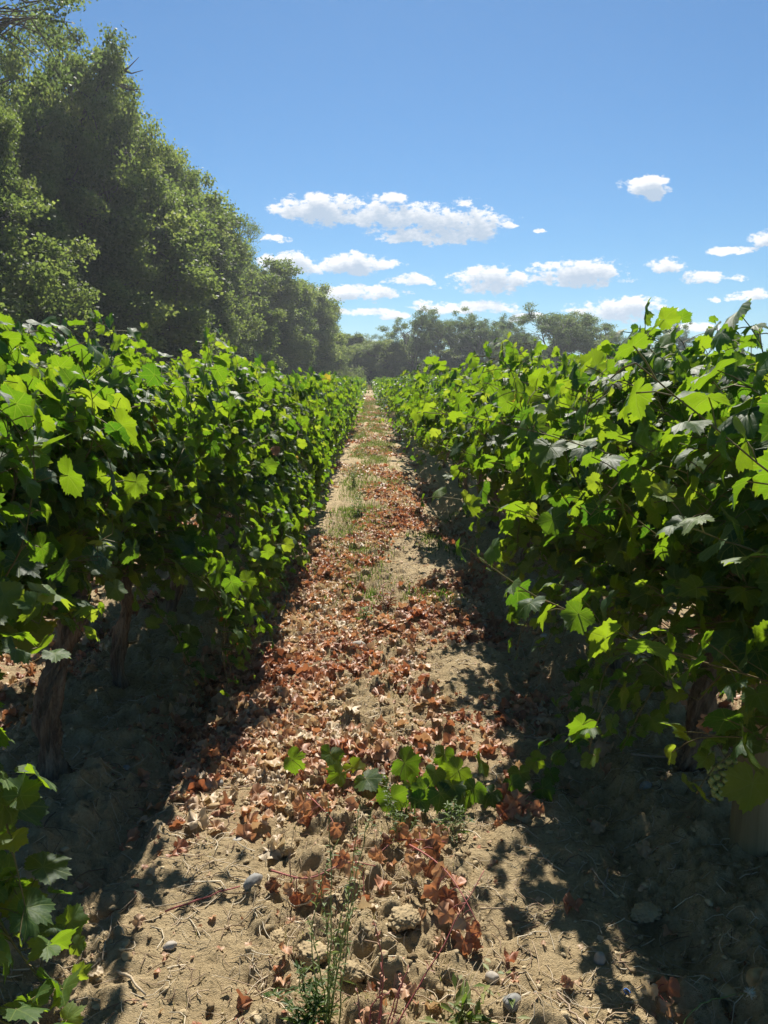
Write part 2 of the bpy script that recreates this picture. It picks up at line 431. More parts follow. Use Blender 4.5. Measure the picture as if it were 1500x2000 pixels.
def ground_grid():
    fx = np.arange(-1.9, 1.9001, 0.0095)
    o = []; x = 1.9; s = 0.012
    while x < 380: s = min(s * 1.12, 60); x += s; o.append(x)
    o = np.array(o); xs = np.concatenate([-o[::-1], fx, o])
    ys = list(np.arange(-6, 0.8, 0.08)); y = 0.8
    while y < 380:
        ys.append(y)
        st = max(0.0085, 0.0046 * y) if y < 10 else (0.02 * y if y < 110 else 0.08 * y)
        y += st
    ys = np.array(ys)
    X, Y = np.meshgrid(xs, ys)
    xm = lane_coord(X); ax = np.abs(xm)
    field = sst(ROW_END + 4, ROW_END, Y)
    wig = 0.07 * perlin(X * 0 + 3.3, Y * 0.7) + 0.05 * perlin(X * 0 + 8.1, Y * 2.3)
    H = 0.055 * sst(0.72, 1.0, ax + wig) - 0.055 * np.exp(-((ax + wig - 0.79) / 0.09) ** 2)
    mid = np.exp(-(xm / 0.27) ** 2)
    H += 0.028 * mid
    track = np.exp(-((ax - 0.5) / 0.13) ** 2)
    roughm = (1.0 - 0.75 * track) * (0.7 + 0.5 * mid + 0.4 * sst(0.65, 0.85, ax))
    b1 = np.abs(fbm(X, Y, 5.5, 4, 0.55, 2.2)); b2 = np.abs(fbm(X, Y, 15, 3, 0.6, 7.7))
    H += roughm * (0.085 * (b1 - 0.2) * field) 
    near = sst(16, 5, Y)
    H += roughm * near * 0.035 * (b2 - 0.2)
    H += near * (0.009 * fbm(X, Y, 36, 3, 0.7, 1.0) + 0.010 * np.maximum(0, fbm(X, Y, 24, 2, 0.6, 5.0))) * (0.35 + roughm)
    H += 0.03 * fbm(X, Y, 0.5, 2) * field
    lea = leafiness(X, Y) * field; gra = np.maximum(grassiness(X, Y), 1 - field)
    # clods stamped into the relief
    rr = np.random.default_rng(3)
    nc = 900
    cy = 1.0 + 9 * rr.random(nc) ** 1.4
    side = rr.random(nc)
    cx = np.where(side < 0.45, rr.normal(0, 0.28, nc), np.where(side < 0.72, rr.normal(-0.85, 0.12, nc), rr.normal(0.92, 0.16, nc)))
    cr = 0.018 + 0.05 * rr.random(nc) ** 3
    for a, b, r in zip(cx, cy, cr):
        i0, i1 = np.searchsorted(ys, [b - r * 1.3, b + r * 1.3]); j0, j1 = np.searchsorted(xs, [a - r * 1.3, a + r * 1.3])
        if i1 <= i0 or j1 <= j0: continue
        SX = X[i0:i1, j0:j1] - a; SY = Y[i0:i1, j0:j1] - b
        d = np.sqrt(SX ** 2 + SY ** 2) / (r * (1 + 0.5 * perlin(SX / r * 1.3 + a * 90, SY / r * 1.3 + b * 90)))
        H[i0:i1, j0:j1] += r * 0.62 * np.sqrt(np.clip(1 - d ** 2, 0, 1)) * (0.75 + 0.9 * np.abs(perlin(X[i0:i1, j0:j1] * 55, Y[i0:i1, j0:j1] * 55)))
    return xs, ys, X, Y, H, lea, gra
GX, GY, _X, _Y, _H, _LEA, _GRA = ground_grid()
def gh(x, y):
    x = np.atleast_1d(np.asarray(x, float)); y = np.atleast_1d(np.asarray(y, float))
    j = np.clip(np.searchsorted(GX, x) - 1, 0, len(GX) - 2); i = np.clip(np.searchsorted(GY, y) - 1, 0, len(GY) - 2)
    fx = (x - GX[j]) / (GX[j + 1] - GX[j]); fy = (y - GY[i]) / (GY[i + 1] - GY[i])
    h = _H[i, j] * (1 - fx) * (1 - fy) + _H[i, j + 1] * fx * (1 - fy) + _H[i + 1, j] * (1 - fx) * fy + _H[i + 1, j + 1] * fx * fy
    return h
def gz(x, y): return float(gh(x, y)[0])
def atg(px, py):
    x, y = at(px, py)
    for _ in range(3): x, y = at(px, py, gz(x, y))
    return x, y, gz(x, y)
def build_ground():
    ny, nx = _X.shape
    V = np.stack([_X, _Y, _H], -1).reshape(-1, 3)
    i = np.arange(ny - 1)[:, None] * nx; j = np.arange(nx - 1)[None, :]
    F = np.stack([i + j, i + j + 1, i + nx + j + 1, i + nx + j], -1).reshape(-1, 4)
    link('ground', mesh('ground', V, F, M['soil'], {'leafy': _LEA.ravel(), 'grassy': _GRA.ravel()}, smooth=True), kind='structure')
build_ground()

# ------------------------------------------------------------------ vine leaves
def leaf_template(n, ring, seed, droop=0.3, fold=0.22, wave=0.06, crumple=0.0):
    rs = np.random.default_rng(seed)
    rad_skew = rs.uniform(-0.10, 0.10)
    key = np.radians([0, 14, 27, 38, 50, 63, 76, 90, 104, 122, 142, 160, 172, 180])
    rad = np.array([1.0, 0.92, 0.74, 0.83, 0.94, 0.84, 0.68, 0.76, 0.81, 0.72, 0.67, 0.60, 0.44, 0.12])
    rad = rad * (1 + rs.normal(0, 0.035, len(rad)))
    th = np.linspace(-np.pi * 0.985, np.pi * 0.985, n)
    r = np.interp(np.abs(th), key, rad)
    if n >= 20: r *= 1 + 0.06 * np.where(np.arange(n) % 2 == 0, 1, -1) * rs.uniform(0.5, 1.3, n) * (np.abs(th) < 2.8)
    r *= 1 + rad_skew * np.sin(th)
    x = r * np.sin(th) * rs.uniform(0.92, 1.12); y = r * np.cos(th)
    P = [np.zeros((1, 2))]
    levels = ([0.5] if ring else []) + [1.0]
    for lv in levels: P.append(np.stack([x * lv, y * lv], 1))
    P = np.concatenate(P)
    rr = np.hypot(P[:, 0], P[:, 1]); an = np.arctan2(P[:, 0], P[:, 1])
    z = -droop * rr ** 2 * (0.6 + 0.4 * np.cos(an)) + fold * np.abs(P[:, 0]) * (0.6 + rs.normal(0, 0.2)) \
        + wave * rr * np.sin(2 * an + rs.random() * 6) + wave * rr * np.sin(3 * an + rs.random() * 6) \
        + wave * 2.6 * rr * perlin(P[:, 0] * 1.7 + seed * 7.7, P[:, 1] * 1.7 + seed * 3.1)
    Z = z
    V = np.stack([P[:, 0], P[:, 1], Z], 1)
    if crumple:
        q = P * 2.2 + seed * 3.7
        V[:, 2] += crumple * (perlin(q[:, 0], q[:, 1]) * 1.6 + rr * 0.2)
        V[:, 0] *= 1 - 0.45 * rr * rs.random(); V[:, 1] *= 1 - 0.3 * rr * rs.random()
        V[:, 0] += crumple * 0.5 * perlin(q[:, 1] + 9, q[:, 0]); V[:, 1] += crumple * 0.5 * perlin(q[:, 0] + 5, q[:, 1] + 3)
    F = []
    o = 1
    for a in range(n - 1): F.append((0, o + a + 1, o + a))
    if ring:
        for a in range(n - 1):
            F.append((o + a, o + a + 1, o + n + a + 1)); F.append((o + a, o + n + a + 1, o + n + a))
    F = np.array(F)
    uv = np.concatenate([P, np.zeros((len(P), 1))], 1)
    return V, F, uv
HI = [leaf_template(57, True, s, 0.10 + 0.16 * (s % 4), 0.05 + 0.16 * (s % 3), 0.09 + 0.03 * (s % 2)) for s in range(16)]
MID = [leaf_template(23, False, s + 20, 0.15, 0.25, 0.08) for s in range(5)]
LOW = [leaf_template(11, False, s + 40, 0.15, 0.25, 0.05) for s in range(4)]
DRY = [leaf_template(25, True, s + 60, 0.2, 0.35, 0.14, 0.55) for s in range(9)]
DRYLOW = [leaf_template(11, False, s + 80, 0.2, 0.35, 0.14, 0.5) for s in range(5)]

def nrm(a): return a / (np.linalg.norm(a, axis=-1, keepdims=True) + 1e-9)
def stamp(soup, templates, pos, tip, nor, size, tone, rs):
    """place one leaf per row of pos"""
    pos = np.asarray(pos); m = len(pos)
    if m == 0: return
    nor = nrm(nor); tip = nrm(tip - nor * np.sum(tip * nor, 1, keepdims=True)); b = np.cross(tip, nor)
    pick = rs.integers(0, len(templates), m)
    for ti, (V, F, uv) in enumerate(templates):
        s = np.where(pick == ti)[0]
        if len(s) == 0: continue
        B = np.stack([b[s], tip[s], nor[s]], 1) * size[s][:, None, None]
        W = np.einsum('vk,mkc->mvc', V, B) + pos[s][:, None, :]
        FF = F[None] + (np.arange(len(s)) * len(V))[:, None, None]
        soup.add(W.reshape(-1, 3), FF.reshape(-1, 3), np.repeat(tone[s], len(V)), np.tile(uv, (len(s), 1)))

def shoot_path(rs, p0, d0, length, lean, grav, step=0.045, halfw=0.34, top=1.7):
    n = max(4, int(length / step)); P = [np.array(p0, float)]; d = np.array(d0, float); d /= np.linalg.norm(d)
    for i in range(n):
        t = i / n
        d = d + np.array([rs.normal(0, 0.09), rs.normal(0, 0.09), -grav * t]) + np.array([lean * 0.05, 0, 0])
        p = P[-1]
        if abs(p[0]) > halfw: d[0] -= np.sign(p[0]) * 0.14
        if p[2] > top - 0.08: d[2] -= 0.42
        if p[2] < 0.12: d[2] += 0.3
        d /= np.linalg.norm(d); P.append(p + d * step)
    return np.array(P)

def leaves_on(rs, P, soup, stems, templates, size, small_end=True, petioles=True, tone_mu=0.42, every=1, outward=1.0):
    """leaves with petioles alternating along a shoot"""
    n = len(P); idx = np.arange(1, n, every)
    if len(idx) == 0: return
    T = nrm(np.gradient(P, axis=0))[idx]; B = P[idx]
    m = len(idx)
    side = nrm(np.cross(T, np.array([0, 0, 1.0])) + rs.normal(0, 0.35, (m, 3)))
    side *= np.where(np.arange(m) % 2 == 0, 1, -1)[:, None]
    out = np.stack([np.sign(B[:, 0]) * np.minimum(1, np.abs(B[:, 0]) * 4), np.zeros(m), np.zeros(m)], 1) * outward
    pd = nrm(side + out * 0.7 + np.array([0, 0, 0.35]) + rs.normal(0, 0.25, (m, 3)))
    L = rs.uniform(0.035, 0.09, m)
    if small_end:
        k = idx / n; szf = 1.0 - 0.62 * np.clip((k - 0.72) / 0.28, 0, 1) ** 1.2
    else: szf = np.ones(m)
    pos = B + pd * L[:, None]
    tip = nrm(pd * 0.8 + np.array([0, 0, -0.55]) + rs.normal(0, 0.35, (m, 3)))
    nor = nrm(np.array([0, 0.35, 0.65]) + out * 0.75 + rs.normal(0, 0.6, (m, 3)))
    s = size * szf * rs.uniform(0.55, 1.22, m)
    tone = np.clip(rs.normal(tone_mu, 0.2, m), 0, 0.82)
    tone = np.where(idx / n > 0.88, np.clip(tone + 0.25, 0, 0.87), tone)
    odd = rs.random(m)
    tone = np.where(odd > 0.996, rs.uniform(0.91, 0.98, m), tone)
    stamp(soup, templates, pos, tip, nor, s, tone, rs)
    if petioles:
        for a, b_ in zip(B, pos):
            V, F = tube([a, (a + b_) / 2 + np.array([0, 0, 0.004]), b_], 0.0013, 3, cap=False); stems.add(V, F)

def make_vine_meshes(name, seed, lod, nshoot=24, top=1.66, halfw=0.34, droopers=3, length=1.0, bunches=0, extra=None, base=0.66, tone_mu=0.42, dside=0, lowlat=-0.15, bpos=None):
    rs = np.random.default_rng(seed)
    templates = {2: HI, 1: MID, 0: LOW}[lod]
    fol = Soup(); st = Soup()
    # trunk: leaning, twisted, flared foot, two short arms at the head
    lean = rs.normal(0, 0.05, 2)
    zt = np.linspace(-0.06, base - 0.04, 44 if lod == 2 else 7); q = (zt + 0.06) / base
    px_ = lean[0] * q + 0.02 * np.sin(q * 7 + seed); py_ = lean[1] * q * 1.6 + 0.025 * np.sin(q * 5 + seed * 2)
    P = np.stack([px_, py_, zt], 1)
    rad = 0.030 + 0.018 * np.exp(-q * 7) + 0.018 * np.exp(-((q - 1) / 0.12) ** 2) + 0.006 * np.sin(q * 13 + seed)
    rad *= rs.uniform(0.85, 1.2)
    V, F = tube(P, rad, 26 if lod == 2 else 7, 0.62, seed, twist=0.07)
    tr = Soup(); tr.add(V, F)
    head = P[-1]
    for sgn in (-1, 1):
        A = [head - np.array([0, 0, 0.03])]
        for i in range(1, 7):
            A.append(head + np.array([rs.normal(0, 0.012), sgn * 0.075 * i, 0.015 * i + rs.normal(0, 0.008)]))
        V, F = tube(A, np.linspace(0.034, 0.012, 7), 9 if lod == 2 else 5, 0.35, seed + sgn); tr.add(V, F)
    step = {2: 0.036, 1: 0.044, 0: 0.072}[lod]
    size = {2: 0.055, 1: 0.060, 0: 0.086}[lod]
    arms_z = base + 0.03
    for i in range(nshoot):
        y0 = rs.uniform(-0.5, 0.5) * length; lean_ = rs.normal(0, 1.0)
        p0 = (rs.normal(0, 0.03), y0, arms_z + rs.uniform(-0.04, 0.05))
        hw = halfw * rs.uniform(0.35, 1.15)
        tp = top + 0.05 * math.sin(y0 * 9 + seed) + rs.normal(0, 0.05)
        SP = shoot_path(rs, p0, (lean_ * 0.42, rs.normal(0, 0.22), 1.0), rs.uniform(0.85, 1.5), np.sign(lean_), 0.045, step, hw, tp)
        V, F = tube(SP, np.linspace(0.0026, 0.0011, len(SP)), 4, cap=False)
        st.add(V, F)
        leaves_on(rs, SP, fol, st, templates, size, petioles=lod == 2, tone_mu=tone_mu)
    # laterals: short side shoots filling the wall's two faces
    for i in range(int(nshoot * 1.5)):
        sx = rs.choice([-1, 1]); z0 = rs.uniform(base + lowlat, top - 0.1)
        p0 = (sx * rs.uniform(0.05, halfw * 0.75), rs.uniform(-0.5, 0.5) * length, z0)
        SP = shoot_path(rs, p0, (sx * 0.9, rs.normal(0, 0.6), rs.uniform(-0.2, 0.9)), rs.uniform(0.2, 0.42), sx, 0.10, step, halfw * 1.15, top)
        V, F = tube(SP, np.linspace(0.003, 0.0012, len(SP)), 3, cap=False); st.add(V, F)
        leaves_on(rs, SP, fol, st, templates, size * 0.95, petioles=lod == 2, tone_mu=tone_mu + 0.05)
    # low droopers hanging out and down
    for i in range(droopers):
        sx = dside or rs.choice([-1, 1])
        p0 = (sx * 0.06, rs.uniform(-0.45, 0.45) * length, arms_z)
        SP = shoot_path(rs, p0, (sx * 1.0, rs.normal(0, 0.4), 0.30), (rs.uniform(0.5, 0.8) if dside < 0 else rs.uniform(0.8, 1.25)), sx, 0.34, step, 0.56, top)
        SP[:, 2] = np.maximum(SP[:, 2], 0.06)
        V, F = tube(SP, np.linspace(0.004, 0.0015, len(SP)), 4, cap=False); st.add(V, F)
        leaves_on(rs, SP, fol, st, templates, size, petioles=lod == 2, tone_mu=tone_mu)
    # straight young tips standing over the wall
    for i in range(2 if lod else 1):
        p0 = (rs.normal(0, 0.08), rs.uniform(-0.45, 0.45), top - 0.22)
        SP = shoot_path(rs, p0, (rs.normal(0, 0.2), rs.normal(0, 0.2), 1.0), rs.uniform(0.16, 0.30), 0, -0.02, step, 0.4, top + 0.4)
        V, F = tube(SP, np.linspace(0.0025, 0.001, len(SP)), 4, cap=False); st.add(V, F)
        leaves_on(rs, SP, fol, st, templates, size * 0.8, petioles=lod == 2, tone_mu=0.62)
    for SP, sz, tm in (extra or []):
        SP = np.array(SP)
        V, F = tube(SP, np.linspace(0.0045, 0.0015, len(SP)), 5, cap=False); st.add(V, F)
        leaves_on(rs, SP, fol, st, templates, sz, tone_mu=tm, petioles=lod == 2, outward=0.6)
    out = [('trunk', tr.build(name + '_trunk', M['bark'], smooth=True)),
           ('stem', st.build(name + '_stem', M['cane'])),
           ('foliage', fol.build(name + '_foliage', M['vine_leaf'] if lod == 2 else M['vine_leaf_far'], uv=lod == 2, smooth=lod == 2))]
    for b_ in range(bunches):
        s = Soup(); iv, fv = ico(1); cx, cy, cz = (rs.uniform(-0.30, 0.30), rs.uniform(-0.4, 0.4), base + 0.02) if bpos is None else bpos
        for g_ in range(46):
            t = g_ / 46; a = g_ * 2.4; rr_ = 0.034 * (1 - t) ** 0.6 + 0.002
            s.add(iv * 0.0085 * rs.uniform(0.85, 1.1) + np.array([cx + rr_ * math.cos(a), cy + rr_ * math.sin(a), cz - 0.13 * t]), fv)
        out.append(('grape_bunch', s.build(name + '_grapes', M['grape'], smooth=True)))
    return out

def place_vine(parts, x, y, label, group, rz=0.0, s=(1, 1, 1)):
    r = link('grapevine', None, label=label, cat='grapevine', group=group)
    r.empty_display_size = 0.2
    r.location = (x, y, gz(x, y)); r.rotation_euler = (0, 0, rz); r.scale = s
    for nme, me in parts: link(nme, me, r)
    return r

ORD = ['first', 'second', 'third', 'fourth', 'fifth', 'sixth', 'seventh', 'eighth', 'ninth', 'tenth', 'eleventh', 'twelfth', 'thirteenth', 'fourteenth']
GRP = 'grapevines planted in straight rows'
def curve(pts, n=22):
    pts = np.array(pts, float); t = np.linspace(0, len(pts) - 1, n); out = []
    for c in range(3):
        out.append(np.interp(t, np.arange(len(pts)), pts[:, c]))
    P = np.stack(out, 1)
    for _ in range(3): P[1:-1] = (P[:-2] + 2 * P[1:-1] + P[2:]) / 4
    return P

left_y = [0.75, 1.72, 2.70, 3.66, 4.68, 5.70, 6.70]
right_y = [0.70, 1.72, 2.74, 3.75, 4.75, 5.75, 6.55, 7.5]
left_top = [1.42, 1.46, 1.53, 1.58, 1.55, 1.48, 1.39]
right_top = [1.52, 1.56, 1.54, 1.53, 1.54, 1.52, 1.44, 1.32]
EX = {('L', 1): [  # shoots that hang to the ground beside the camera
        (curve([(0.1, -0.1, 0.72), (0.30, -0.20, 0.60), (0.42, -0.26, 0.34), (0.52, -0.22, 0.10)]), 0.062, 0.5),
        (curve([(0.1, 0.0, 0.72), (0.24, -0.02, 0.55), (0.34, -0.06, 0.30), (0.46, -0.04, 0.12)]), 0.066, 0.45),
        (curve([(0.05, -0.3, 0.7), (0.30, -0.38, 0.52), (0.42, -0.38, 0.25), (0.56, -0.30, 0.09)]), 0.062, 0.55),
        (curve([(0.0, 0.1, 0.7), (0.22, 0.06, 0.56), (0.26, -0.1, 0.40), (0.30, -0.15, 0.2)]), 0.070, 0.35),
        (curve([(0.0, 0.0, 0.95), (0.25, -0.1, 1.03), (0.42, -0.2, 1.02), (0.53, -0.22, 0.97)], 13), 0.058, 0.78),
        (curve([(0.1, -0.1, 0.92), (0.34, -0.2, 0.85), (0.44, -0.25, 0.62), (0.47, -0.25, 0.38)]), 0.056, 0.62),
        (curve([(0.0, 0.2, 0.8), (0.2, 0.3, 0.82), (0.42, 0.36, 0.80)], 10), 0.055, 0.75)],
      ('L', 3): [(curve([(0.1, 0, 0.7), (0.4, 0.1, 0.5), (0.55, 0.1, 0.2)]), 0.065, 0.5),
                 (curve([(0.1, -0.3, 0.7), (0.35, -0.3, 0.35), (0.40, -0.2, 0.08)]), 0.06, 0.3)],
      ('L', 5): [(curve([(0.1, 0, 0.7), (0.4, 0.0, 0.45), (0.75, -0.1, 0.12)]), 0.065, 0.6)],
      ('R', 2): [(curve([(-0.1, 0, 0.66), (-0.3, 0.05, 0.40), (-0.36, -0.05, 0.18), (-0.52, -0.1, 0.10)]), 0.062, 0.25),
                 (curve([(-0.1, 0.3, 0.66), (-0.25, 0.3, 0.36), (-0.4, 0.22, 0.13)]), 0.062, 0.2),
                 (curve([(-0.05, -0.3, 0.7), (-0.25, -0.3, 0.45), (-0.30, -0.2, 0.2)]), 0.062, 0.3)],
      ('R', 1): [(curve([(-0.1, 0.3, 0.75), (-0.22, 0.35, 0.68), (-0.26, 0.42, 0.55)], 9), 0.07, 0.45)],
      ('R', 3): [(curve([(-0.1, 0, 0.8), (-0.45, 0.0, 0.95), (-0.52, -0.05, 0.70), (-0.50, -0.08, 0.5)]), 0.065, 0.6)],
      ('R', 4): [(curve([(-0.1, 0, 0.8), (-0.40, 0.1, 0.85), (-0.50, 0.1, 0.6)]), 0.065, 0.7)]}
seenL = ['mostly cut off by the left edge', 'its low leafy shoots trailing at the lower left', 'its bare gnarled trunk in full view',
         'its slim trunk shaded behind the gnarled one', 'with shoots spilling down toward the leaf litter', 'with a low runner reaching out over the lane', 'with dappled bright leaves above a hidden trunk']
seenR = ['its canopy cut off by the right edge', 'with a green grape bunch beside the wooden post', 'with low dark shoots left of the post',
         'with a bright cascade of leaves and reddish trunk', 'its leaning trunk bare above the shaded soil', 'with a sunlit cluster of leaves at knee height', 'with slim trunk beside a thicker one in the shade', 'with tall shoots standing above its neighbours']
for i, (y, tp) in enumerate(zip(left_y, left_top)):
    lod = 2
    pr = make_vine_meshes('vine_left', 100 + i, lod, 48 if i < 4 else 40, tp, [0.15, 0.17, 0.20, 0.25, 0.30, 0.31, 0.31][i], [0, 0, 0, 9, 12, 14, 14][i], extra=EX.get(('L', i)), bunches=0, dside=1, lowlat=0.08 if i < 3 else -0.15)
    place_vine(pr, -ROW + R.normal(0, 0.015), y, '%s vine of the left row, %s' % (ORD[i], seenL[i]), GRP)
for i, (y, tp) in enumerate(zip(right_y, right_top)):
    pr = make_vine_meshes('vine_right', 200 + i, 2, 50 if i < 4 else 42, tp, 0.35, [0, 1, 4, 3, 1, 0, 0, 1][i], extra=EX.get(('R', i)), bunches=[0, 1, 2, 0, 0, 0, 0, 0][i], bpos=(tuple(at_y(1402, 1462, 1.95) - np.array([ROW, 1.72, 0.04])) if i == 1 else None), dside=-1, lowlat=[0.1, 0.1, -0.2, -0.1, 0.05, 0.05, 0.05, 0.0][i])
    place_vine(pr, ROW + R.normal(0, 0.015), y, '%s vine of the right row, %s' % (ORD[i], seenR[i]), GRP)

mids = [make_vine_meshes('vine_middle', 300 + i, 1, 30, 1.26, 0.34, 1, lowlat=0.12) for i in range(6)]
midl = [make_vine_meshes('vine_middle_low', 350 + i, 1, 30, 1.25, 0.33, 12, dside=1) for i in range(5)]
fars = [make_vine_meshes('vine_far', 400 + i, 0, 24, 1.13, 0.34, 4) for i in range(5)]
def run_row(x, y0, y1, side, near_lod_until):
    y = y0; i = 0
    while y < y1:
        p = (midl[R.integers(5)] if x == -ROW else mids[R.integers(6)]) if y < near_lod_until else fars[R.integers(5)]
        zs = (R.uniform(0.96, 1.08) if y < 22 else R.uniform(0.93, 1.04)) * (1.0 if y < 12 else 0.985)
        if abs(x) < 2:
            if y < 14: lab = '%s grapevine from the camera in the %s row, in the middle distance' % (ORD[min(13, i + (7 if side == 'left' else 8))], side)
            elif y < 30: lab = 'leafy grapevine in the middle stretch of the %s row bordering the lane' % side
            else: lab = 'tiny far grapevine near the far end of the %s row bordering the lane' % side
        else: lab = 'grapevine in the next row beyond the %s row, glimpsed between trunks' % side
        place_vine(p, x + R.normal(0, 0.03), y, lab, GRP, 0 if (R.random() < 0.5 or (x == -ROW and y < near_lod_until)) else math.pi, (R.uniform(0.9, 1.1), 1.03, zs))
        y += 1.0 + R.normal(0, 0.04); i += 1
run_row(-ROW, 7.72, ROW_END, 'left', 24)
run_row(ROW, 8.45, ROW_END, 'right', 24)
run_row(-3 * ROW, 2.2, 62, 'left', 9)
run_row(3 * ROW, 2.2, 62, 'right', 9)

# the rest of the vineyard, row behind row
def vineyard_mass():
    rs = np.random.default_rng(77); s = Soup()
    for r in range(-5, 15):
        x = ROW + 2 * ROW * r
        if abs(x) < 3 * ROW + 0.1:
            if abs(x) < 2: continue
            y0 = 62
        else: y0 = 6.0
        xl = x
        if x < 0 and abs(x) > 9: y0, y1 = 6, 60
        else: y1 = ROW_END
        n = int((y1 - y0) * 52)
        yy = rs.uniform(y0, y1, n)
        zz = 0.55 + 1.0 * rs.random(n) ** 0.7 + 0.05 * perlin(yy * 0.9, yy * 0 + x)
        pos = np.stack([x + rs.normal(0, 0.17, n), yy, zz], 1)
        nor = np.stack([rs.normal(0, 0.6, n), rs.normal(0.2, 0.5, n), np.full(n, 0.8)], 1)
        tip = rs.normal(0, 1, (n, 3)); tip[:, 2] -= 0.5
        stamp(s, LOW, pos, tip, nor, rs.uniform(0.10, 0.16, n), np.clip(rs.normal(0.45, 0.2, n), 0, 0.88), rs)
    link('vineyard_foliage', s.build('vineyard_foliage', M['vine_leaf_far']), kind='stuff', label='green mass of the further vine rows beyond the two beside the lane', cat='vines')
vineyard_mass()

# ------------------------------------------------------------------ wooden post
def post():
    x, y, z = 1.20, 2.26, 0
    z = gz(x, y)
    P = [(0.0, 0, -0.1), (0, 0, 0.0), (0.003, 0, 0.3), (0.004, 0, 0.6), (0.008, 0, 0.9), (0.01, 0, 1.2), (0.01, 0, 1.42), (0.01, 0, 1.45)]
    V, F = tube(P, [0.063, 0.063, 0.061, 0.060, 0.059, 0.058, 0.057, 0.048], 20, 0.05, 3)
    s = Soup(); s.add(V, F)
    link('wooden_post', s.build('wooden_post', M['post'], smooth=True), label='round weathered wooden trellis post rising into the leaves at the right edge', cat='post', loc=(x, y, z))
post()

# ------------------------------------------------------------------ trees
HT = {}
def tree_meshes(name, seed, H, Rr, clear=0.15, limbs=20, per=38, leaf=0.13, sig=0.30, mat='tree_leaf', multi=1, flat=0.0, top_pow=0.5, subs=7, clus=7, trunk_r=None, feather=False):
    rs = np.random.default_rng(seed); wood = Soup(); C = []; CW = []
    tr = trunk_r or H * 0.014
    for mi in range(multi):
        off = np.array([0, 0, 0.0]) if multi == 1 else np.array([rs.normal(0, 0.4), rs.normal(0, 0.3), 0])
        ld = rs.normal(0, 0.10, 2) if multi == 1 else np.array([math.cos(mi * 6.28 / multi + 1), math.sin(mi * 6.28 / multi)]) * 0.28
        zt = np.linspace(-0.2, H * 0.86, 12); q = np.clip(zt / (H * 0.86), 0, 1)
        P = np.stack([off[0] + ld[0] * zt * (0.4 + 0.6 * q) + 0.15 * np.sin(q * 6 + seed), off[1] + ld[1] * zt * (0.4 + 0.6 * q) + 0.15 * np.cos(q * 5 + seed), zt], 1)
        V, F = tube(P, tr * (1.25 - 1.1 * q) / multi ** 0.3, 8, 0.15, seed + mi); wood.add(V, F)
        nl = limbs // multi
        for i in range(nl):
            a = i * 2.399 + rs.normal(0, 0.3) + mi; f = clear + (0.86 - clear) * ((i + 0.5) / nl)
            z0 = f * H * 0.80
            ip = np.array([np.interp(z0, zt, P[:, c]) for c in range(3)])
            ze = z0 + H * rs.uniform(0.04, 0.16) + flat * H * 0.08
            hc = (ze / H - clear * 0.4) / (1 - clear * 0.4)
            prof = Rr * (np.clip(1 - ((hc - 0.42) / 0.62) ** 2, 0.03, 1)) ** top_pow * rs.uniform(0.72, 1.08)
            e = np.array([P[0, 0] * 0 + math.cos(a) * prof, math.sin(a) * prof, ze]) + np.array([ip[0], ip[1], 0]) * 0.4
            t = np.linspace(0, 1, 7)[:, None]
            B = ip * (1 - t) + e * t + np.array([0, 0, 1]) * (np.sin(t * np.pi) * H * 0.02) + rs.normal(0, 0.08, (7, 3)) * np.sin(t * np.pi)
            V, F = tube(B, np.linspace(tr * 0.42, tr * 0.07, 7), 5, cap=False); wood.add(V, F)
            for j in range(subs):
                tt = rs.uniform(0.3, 1.0); b0 = ip * (1 - tt) + e * tt
                dd = nrm(rs.normal(0, 1, 3) + (e - ip) / (np.linalg.norm(e - ip) + 1e-6) * 0.9 + np.array([0, 0, 0.3]))
                Ls = rs.uniform(0.14, 0.34) * Rr + 0.35
                cj = sig * 1.25 * rs.uniform(0.8, 1.5); b1 = b0 + dd * Ls; bm = (b0 + b1) / 2 + rs.normal(0, 0.08, 3)
                V, F = tube([b0, bm, b1], [tr * 0.14, tr * 0.09, tr * 0.03], 4, cap=False); wood.add(V, F)
                tn_ = rs.normal(0, 0.16)
                for q_ in range(clus):
                    c = b1 + nrm(rs.normal(0, 1, 3) + np.array([0, 0, 0.25])) * cj * np.array([1, 1, 0.8])
                    C.append(c); CW.append(tn_)
    C = np.array(C); CW = np.array(CW)
    hol = perlin(C[:, 0] * 0.42 + seed, C[:, 1] * 0.42, C[:, 2] * 0.42 + seed) > -0.13
    C, CW = C[hol], CW[hol]
    n = len(C) * per
    ci = np.repeat(np.arange(len(C)), per)
    g = rs.normal(0, 1, (n, 3)) * sig * np.array([1, 1, 0.55 if feather else 0.75])
    pos = C[ci] + g
    pos[:, 2] = np.maximum(pos[:, 2], 0.15)
    nor = rs.normal(0, 1, (n, 3)) + np.array([0, 0, 0.6]); nor = nrm(nor)
    tip = rs.normal(0, 1, (n, 3)); tip = nrm(tip - nor * np.sum(tip * nor, 1, keepdims=True)); b = np.cross(tip, nor)
    s = leaf * rs.uniform(0.6, 1.3, n)
    w = 0.32 if feather else 0.5
    q = np.array([[0, -0.5, 0], [w, 0.0, 0.12], [0, 0.55, 0], [-w, 0.0, 0.12]])
    B = np.stack([b, tip, nor], 1) * s[:, None, None]
    V = (np.einsum('vk,mkc->mvc', q, B) + pos[:, None, :]).reshape(-1, 3)
    F = (np.array([[0, 1, 2, 3]])[None] + (np.arange(n) * 4)[:, None, None]).reshape(-1, 4)
    HT[name + '_crown'] = float(np.percentile(pos[:, 2], 99.9))
    tone = np.clip(0.42 + CW[ci] + rs.normal(0, 0.14, n), 0, 1)
    return [('trunk', wood.build(name + '_trunk', M['tree_bark'], smooth=True)),
            ('crown', mesh(name + '_crown', V, F, M[mat], {'tone': np.repeat(tone, 4)}))]

